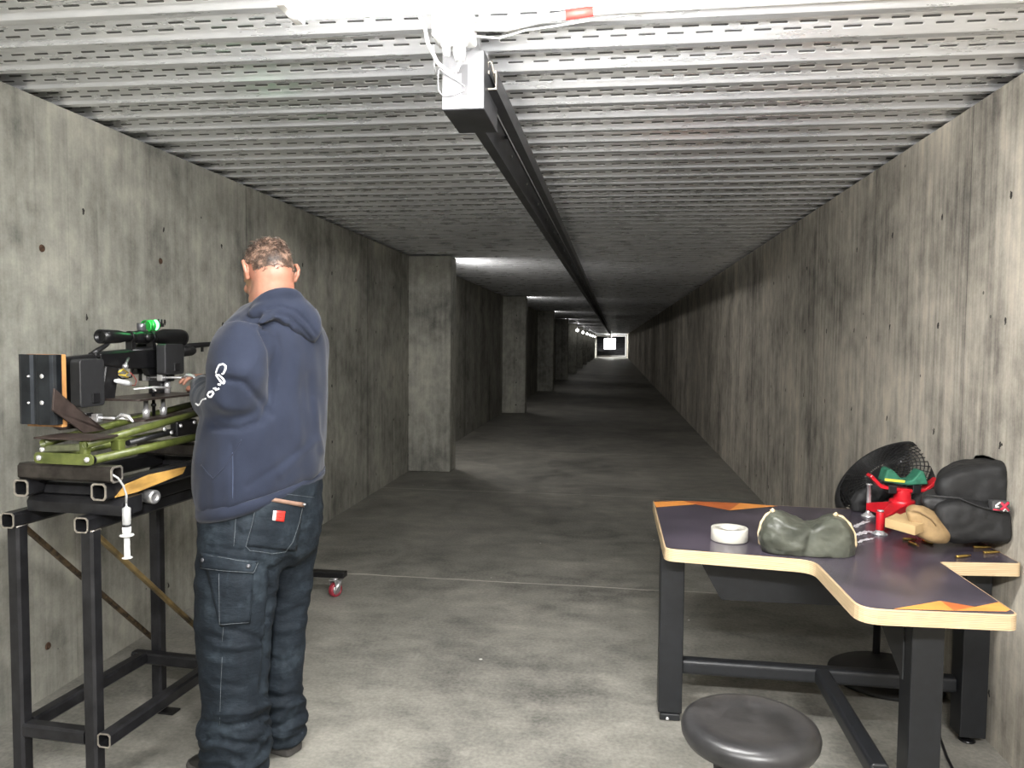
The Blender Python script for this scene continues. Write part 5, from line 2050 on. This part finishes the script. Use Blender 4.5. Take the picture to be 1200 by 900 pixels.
def hood_d(co, nn):
    v = 0.009 * noise.noise(co * 7) + 0.005 * noise.noise(Vector((co.x * 22, co.y * 22, co.z * 9)))
    if nn.dot(co - EYE) < 0:
        p = px_of(co)
        for pts, wd, amp in H_CR:
            v += amp * crease(p, pts, wd)
    return v


displace(me, hood_d)
hood_bvh = bvh_of(me)
hoodie = link_mesh('hoodie', me, fleece, man)
# collar and hood lying on the upper back
mb = MB()


def hood_band(pts, r, fl, dd0=0.0):
    out = []
    for p in pts:
        l, nn = hit(hood_bvh, *p)
        out.append(l + nn * 0.010 - E_D * dd0)
    mb.tube(out, r, 16, flat=fl)


nk = [HP(0.080 * math.cos(t), -0.004 + 0.090 * math.sin(t), -0.150 - 0.018 * math.sin(t)) for t in [2 * PI * k / 20 for k in range(20)]]
mb.tube(nk, 0.020, 12, closed=True, flat=0.018)


def along(pts, u):
    f = u * (len(pts) - 1)
    k = min(int(f), len(pts) - 2)
    t = f - k
    return (pts[k][0] * (1 - t) + pts[k + 1][0] * t, pts[k][1] * (1 - t) + pts[k + 1][1] * t)


U_ED = [(290, 368), (300, 360), (312, 354), (327, 348.5), (344, 346.5), (357, 353), (367, 364), (376, 380)]
L_ED = [(294, 372), (304, 371), (315, 370), (328, 373), (340, 380), (351, 390), (360, 399), (369, 403)]
nu, nv = 30, 14
top_, bot_ = [], []
for j in range(nv + 1):
    v = j / nv
    rt, rb_ = [], []
    for i in range(nu + 1):
        u = i / nu
        a_, b_ = along(U_ED, u), along(L_ED, u)
        p = (a_[0] * (1 - v) + b_[0] * v, a_[1] * (1 - v) + b_[1] * v)
        l, nn = hit(hood_bvh, *p)
        nn = (nn - E_D * 0.6).normalized()
        w_ = (0.024 + 0.024 * min(1, u * 2.2)) * max(0.0, math.sin(PI * (0.06 + 0.88 * v))) ** 0.6
        if u > 0.93:
            w_ *= (1 - u) / 0.07 * 0.8 + 0.2
        rt.append(mb.bm.verts.new(l + nn * w_))
        rb_.append(mb.bm.verts.new(l - nn * 0.015))
    top_.append(rt)
    bot_.append(rb_)
fs = []
for j in range(nv):
    for i in range(nu):
        fs.append(mb.bm.faces.new((top_[j][i], top_[j][i + 1], top_[j + 1][i + 1], top_[j + 1][i])))
        fs.append(mb.bm.faces.new((bot_[j + 1][i], bot_[j + 1][i + 1], bot_[j][i + 1], bot_[j][i])))
for i in range(nu):
    fs.append(mb.bm.faces.new((top_[0][i + 1], top_[0][i], bot_[0][i], bot_[0][i + 1])))
    fs.append(mb.bm.faces.new((top_[nv][i], top_[nv][i + 1], bot_[nv][i + 1], bot_[nv][i])))
for j in range(nv):
    fs.append(mb.bm.faces.new((top_[j][0], top_[j + 1][0], bot_[j + 1][0], bot_[j][0])))
    fs.append(mb.bm.faces.new((top_[j + 1][nu], top_[j][nu], bot_[j][nu], bot_[j + 1][nu])))
for p_, r_ in (((298, 369), .020), ((306, 367), .024), ((316, 365), .028), ((326, 363), .030), ((336, 364), .030)):
    l, nn = hit(hood_bvh, *p_)
    mb.ball(l + nn * 0.004, r_, 14, 10)
hm = remeshed(mb, 0.007, 5)
HOOD_CR = [([(312, 362), (330, 359), (346, 364), (360, 377), (371, 392)], 1.6, -0.007), ([(322, 368), (338, 371), (352, 383), (364, 397)], 1.5, -0.006)]


def hoodf(co, nn):
    v = 0.004 * noise.noise(co * 20)
    p = px_of(co)
    for pts, wd, amp in HOOD_CR:
        v += amp * crease(p, pts, wd)
    return v


displace(hm, hoodf)
link_mesh('hood', hm, fleece, hoodie)
# ribbed hem and pocket edge
mb = MB()
stitch(mb, hood_bvh, [(236, 545), (242, 553), (250, 561), (262, 549), (272, 534), (283, 515)], 0.0022, 0.000)
mb.build('pocket_edge', fleece, hoodie)
mb = MB()
stitch(mb, hood_bvh, [(272.5, 530), (273, 560), (272.5, 584)], 0.0012, 0.0005)
mb.build('side_seam', simple('seam_blue', (0.05, 0.065, 0.11), 0.9), hoodie)
mb = MB()
rows = []
for y, tl in ((569, .235), (578, .27), (583, .28)):
    a, b_ = halfs(73.5 if y < 583 else 71, FT, LT, .76)
    rows.append(ell(MP(308, y, TD), FT, LT, a - .004, b_ - .004, 40, 2.3, tl))
mb.rings(list(reversed(rows)), True, True)
mb.build('hem_band', fleece, hoodie)
# cuff of the near sleeve
mb = MB()
a, b_ = MP(244, 462, .06), MP(237, 451, .13)
mb.tube([a, (a + b_) / 2, b_], [.050, .046, .043], 18)
mb.build('cuff', fleece, hoodie)
# white sleeve lettering, as it reads broken by the fold of the elbow
ink = simple('sleeve_print_white', (0.82, 0.82, 0.84), 0.7, var=0.03)
ZL = lambda *pts: [(210 + x / 7.5, 400 + y / 7.5) for x, y in pts]
for nm, pts, r in (('letter_c', ZL((322, 280), (334, 240), (352, 208), (385, 200), (408, 218), (404, 250), (388, 282), (376, 288)), .0034),
                   ('letter_a', ZL((322, 296), (352, 300), (382, 326), (398, 352), (392, 370), (374, 366), (352, 340), (322, 296)), .0034),
                   ('letter_r', ZL((340, 378), (356, 384), (364, 374)), .0034),
                   ('letter_h', ZL((300, 416), (322, 412), (318, 432), (352, 414)), .0032),
                   ('letter_a', ZL((248, 470), (262, 448), (290, 442), (302, 456), (282, 488), (262, 490), (248, 470)), .0038),
                   ('letter_r', ZL((236, 504), (206, 512), (196, 524)), .0030),
                   ('letter_t', ZL((196, 524), (182, 552), (172, 560)), .0036), ('letter_t', ZL((146, 548), (168, 562)), .0036)):
    mb = MB()
    stitch(mb, hood_bvh, pts, r, -0.0008, 4)
    mb.build(nm, ink, hoodie)

# ---- work jeans
denim, nt, b = new_mat('dark_denim')
tcn = nt.nodes.new('ShaderNodeTexCoord').outputs['Object']
nf = noise_tex(nt, tcn, 7, 6, 0.6)
nf2 = noise_tex(nt, mapped(nt, tcn, (1, 1, .5)), 60, 4)
s_ = math_node(nt, 'ADD', math_node(nt, 'MULTIPLY', nf, .75), math_node(nt, 'MULTIPLY', nf2, .25))
nt.links.new(ramp(nt, s_, [(0.32, (0.003, 0.0055, 0.009)), (0.52, (0.0075, 0.012, 0.0175)), (0.74, (0.030, 0.042, 0.053))]), b.inputs['Base Color'])
b.inputs['Roughness'].default_value = 0.8
b.inputs['Sheen Weight'].default_value = 0.0
b.inputs['Specular IOR Level'].default_value = 0.25
bump(nt, b, noise_tex(nt, mapped(nt, tcn, (1, 1, 2.2)), 22, 6), 0.6, 0.008)
mb = MB()
legs(mb)
me = remeshed(mb, 0.009, 4)
J_CR = [([(318, 690), (314, 760), (308, 812)], 3.0, -0.014),
        ([(300, 660), (322, 668), (340, 655)], 4, -0.006), ([(340, 640), (350, 655), (330, 690)], 4, 0.006), ([(318, 668), (321, 700), (314, 720)], 3, -0.006),
        ([(262, 736), (285, 742), (312, 752)], 3, -0.006), ([(258, 756), (280, 760), (306, 756)], 3, 0.005), ([(240, 742), (262, 752)], 3, -0.005),
        ([(238, 846), (262, 852), (296, 846), (314, 836)], 3, -0.012), ([(240, 866), (270, 870), (306, 872)], 3, -0.010), ([(255, 836), (290, 834), (312, 826)], 3, 0.008),
        ([(308, 846), (330, 852), (354, 838)], 2.5, -0.009), ([(306, 858), (330, 864), (350, 858)], 2.5, 0.006), ([(310, 824), (335, 828), (354, 822)], 3, 0.008), ([(312, 815), (332, 818), (352, 812)], 2.5, -0.007),
        ([(312, 770), (332, 776), (352, 768)], 3, -0.004), ([(318, 725), (338, 720), (356, 712)], 3, -0.005), ([(325, 740), (350, 735)], 3, 0.004),
        ([(250, 610), (275, 618), (285, 628)], 3, -0.004), ([(246, 640), (268, 644), (288, 646)], 2.5, -0.005), ([(252, 800), (285, 806)], 3, -0.004)]


def jean_d(co, nn):
    v = 0.006 * noise.noise(co * 9) + 0.0055 * noise.noise(Vector((co.x * 12 + co.z * 8, co.y * 12, co.z * 26)))
    if co.z < 0.30:
        v += 0.005 * math.sin(co.z * 120 + 6 * noise.noise(co * 9)) * min(1, (0.30 - co.z) / 0.15)
    if nn.dot(co - EYE) < 0:
        p = px_of(co)
        for pts, wd, amp in J_CR:
            v += 1.4 * amp * crease(p, pts, wd)
    return v


displace(me, jean_d)
for v in me.vertices:
    v.co.z = max(v.co.z, 0.012)
jean_bvh = bvh_of(me)
jeans = link_mesh('jeans', me, denim, man)
thread = simple('denim_thread', (0.085, 0.10, 0.11), 0.8, var=0.5, scale=300)
pk = patch(jean_bvh, [(302, 583), (355, 592), (347, 646), (289, 640)], 14, 14, 0.001, 0.002)
bp = pk.build('back_pocket', denim, jeans)
mb = MB()
stitch(mb, jean_bvh, [(301, 586), (296, 612), (288, 640), (293, 645), (318, 648.5), (334, 646), (342, 636), (350, 612), (354, 594)], 0.0008, 0.0035)
mb.build('pocket_stitching', thread, bp)
patch(jean_bvh, [(302.5, 580.5), (355.5, 589.5), (355, 594), (302, 585)], 12, 1, 0.004, 0.002).build('zipper_tape', simple('zipper_brown', (0.20, 0.12, 0.085), 0.6), bp)
mb = MB()
l, nn = hit(jean_bvh, 354.5, 591)
mb.ball(l + nn * 0.008, (.006, .006, .004), 10, 8)
mb.build('zipper_pull', zinc, bp)
tag_q = [(320, 598), (333, 599), (331.5, 611), (318.5, 609.5)]
lb = patch(jean_bvh, [(323.5, 598.3), (333.3, 599), (332, 611), (322.5, 610)], 4, 4, 0.004, 0.0018).build('red_label', simple('label_red', (0.72, 0.03, 0.02), 0.6), bp)
patch(jean_bvh, [(320, 598), (323.4, 598.3), (322.4, 610), (318.8, 609)], 2, 4, 0.004, 0.0018).build('label_white_edge', simple('label_white', (0.80, 0.78, 0.76), 0.6), bp)
mb = MB()
stitch(mb, jean_bvh, [(325.5, 601), (330, 601.5)], 0.0012, 0.0062, 3)
stitch(mb, jean_bvh, [(325, 605), (329.5, 605.5)], 0.0012, 0.0062, 3)
mb.build('label_mark', simple('label_dark', (0.28, 0.01, 0.01), 0.6), bp)
cp = patch(jean_bvh, [(240, 655), (297, 661), (293, 730), (258, 733)], 12, 12, 0.002, 0.004)
cpk = cp.build('cargo_pocket', denim, jeans)
patch(jean_bvh, [(238, 648), (302, 657), (297, 672), (237, 666)], 14, 4, 0.007, 0.004).build('pocket_flap', denim, cpk)
mb = MB()
stitch(mb, jean_bvh, [(238.5, 665), (296, 671), (301.5, 658.5)], 0.0008, 0.0115)
stitch(mb, jean_bvh, [(239, 650), (300, 658)], 0.0008, 0.0115)
stitch(mb, jean_bvh, [(258, 672), (258, 731), (291, 729)], 0.0008, 0.0065)
mb.build('flap_stitching', thread, cpk)
for p in ((241, 656), (290.5, 663)):
    mb = MB()
    l, nn = hit(jean_bvh, *p)
    mb.lathe([(0.007, 0.008), (0.007, 0.013), (0.004, 0.015), (0.0, 0.015)], l, nn, 12)
    mb.build('snap_stud', steel_dark, cpk)
mb = MB()
stitch(mb, jean_bvh, [(277, 600), (274, 640)], 0.0008, 0.001)
stitch(mb, jean_bvh, [(260.5, 770), (259, 800), (257.5, 850)], 0.0008, 0.001)
stitch(mb, jean_bvh, [(262, 735), (260.5, 752)], 0.0008, 0.001)
stitch(mb, jean_bvh, [(335, 579), (368, 583)], 0.0008, 0.001)
mb.build('seam_stitching', thread, jeans)

# ---- shoes
shoe_m = simple('shoe_leather', (0.020, 0.019, 0.018), 0.45, var=0.3, scale=20, bmp=0.1)
sole_m = simple('shoe_sole', (0.05, 0.047, 0.044), 0.8, var=0.2)
trim_m = simple('shoe_trim', (0.33, 0.28, 0.22), 0.7)
for heel, nm in ((MP(336, 886, -.02), 'r'), (MP(280, 918, -.19), 'l')):
    f, l = heading(44 if nm == 'r' else 40)
    base = Vector((heel.x, heel.y, 0))
    rows_s, rows_u = [], []
    for x, w, h in ((-0.045, .018, .050), (-0.040, .032, .072), (-0.015, .040, .085), (0.03, .041, .088), (0.08, .042, .085), (0.13, .047, .065), (0.18, .050, .050), (0.215, .044, .040), (0.235, .022, .030)):
        c_ = base + f * x
        rows_u.append([c_ + l * (math.cos(t) * w) + UP * (0.026 + (h - 0.026) * max(0, math.sin(t)) ** .8) for t in [2 * PI * k / 20 for k in range(20)]])
        rows_s.append([c_ + l * (w + .005) + UP * .003, c_ - l * (w + .005) + UP * .003, c_ - l * (w + .006) + UP * .028, c_ + l * (w + .006) + UP * .028])
    mb = MB()
    mb.rings(rows_u, True)
    sh = mb.build('shoe', shoe_m, man, sub=1)
    mb = MB()
    mb.rings(rows_s, True)
    mb.build('sole', sole_m, sh, bevel=0.004)
    mb = MB()
    mb.tube([base + f * x + l * w + UP * z for x, w, z in ((0.05, .043, .060), (0.0, .044, .066), (-.03, .038, .066), (-.048, 0, .062), (-.03, -.038, .066), (0.0, -.044, .066), (0.05, -.043, .060))], 0.004, 8)
    mb.build('collar_trim', trim_m, sh)
# ------------------------------------------------------------------ view
SC.view_settings.view_transform = 'Standard'
SC.view_settings.look = 'None'
SC.view_settings.gamma = 1.0
SC.view_settings.use_curve_mapping = False
SC.view_settings.exposure = EXPOSURE
SC.cycles.use_denoising = True
SC.cycles.max_bounces = 8
SC.cycles.sample_clamp_indirect = 8.0
w = bpy.data.worlds.new('world')
w.use_nodes = True
w.node_tree.nodes['Background'].inputs[0].default_value = (0.5, 0.55, 0.6, 1)
w.node_tree.nodes['Background'].inputs[1].default_value = 0.0
SC.world = w
bpy.context.view_layer.update()
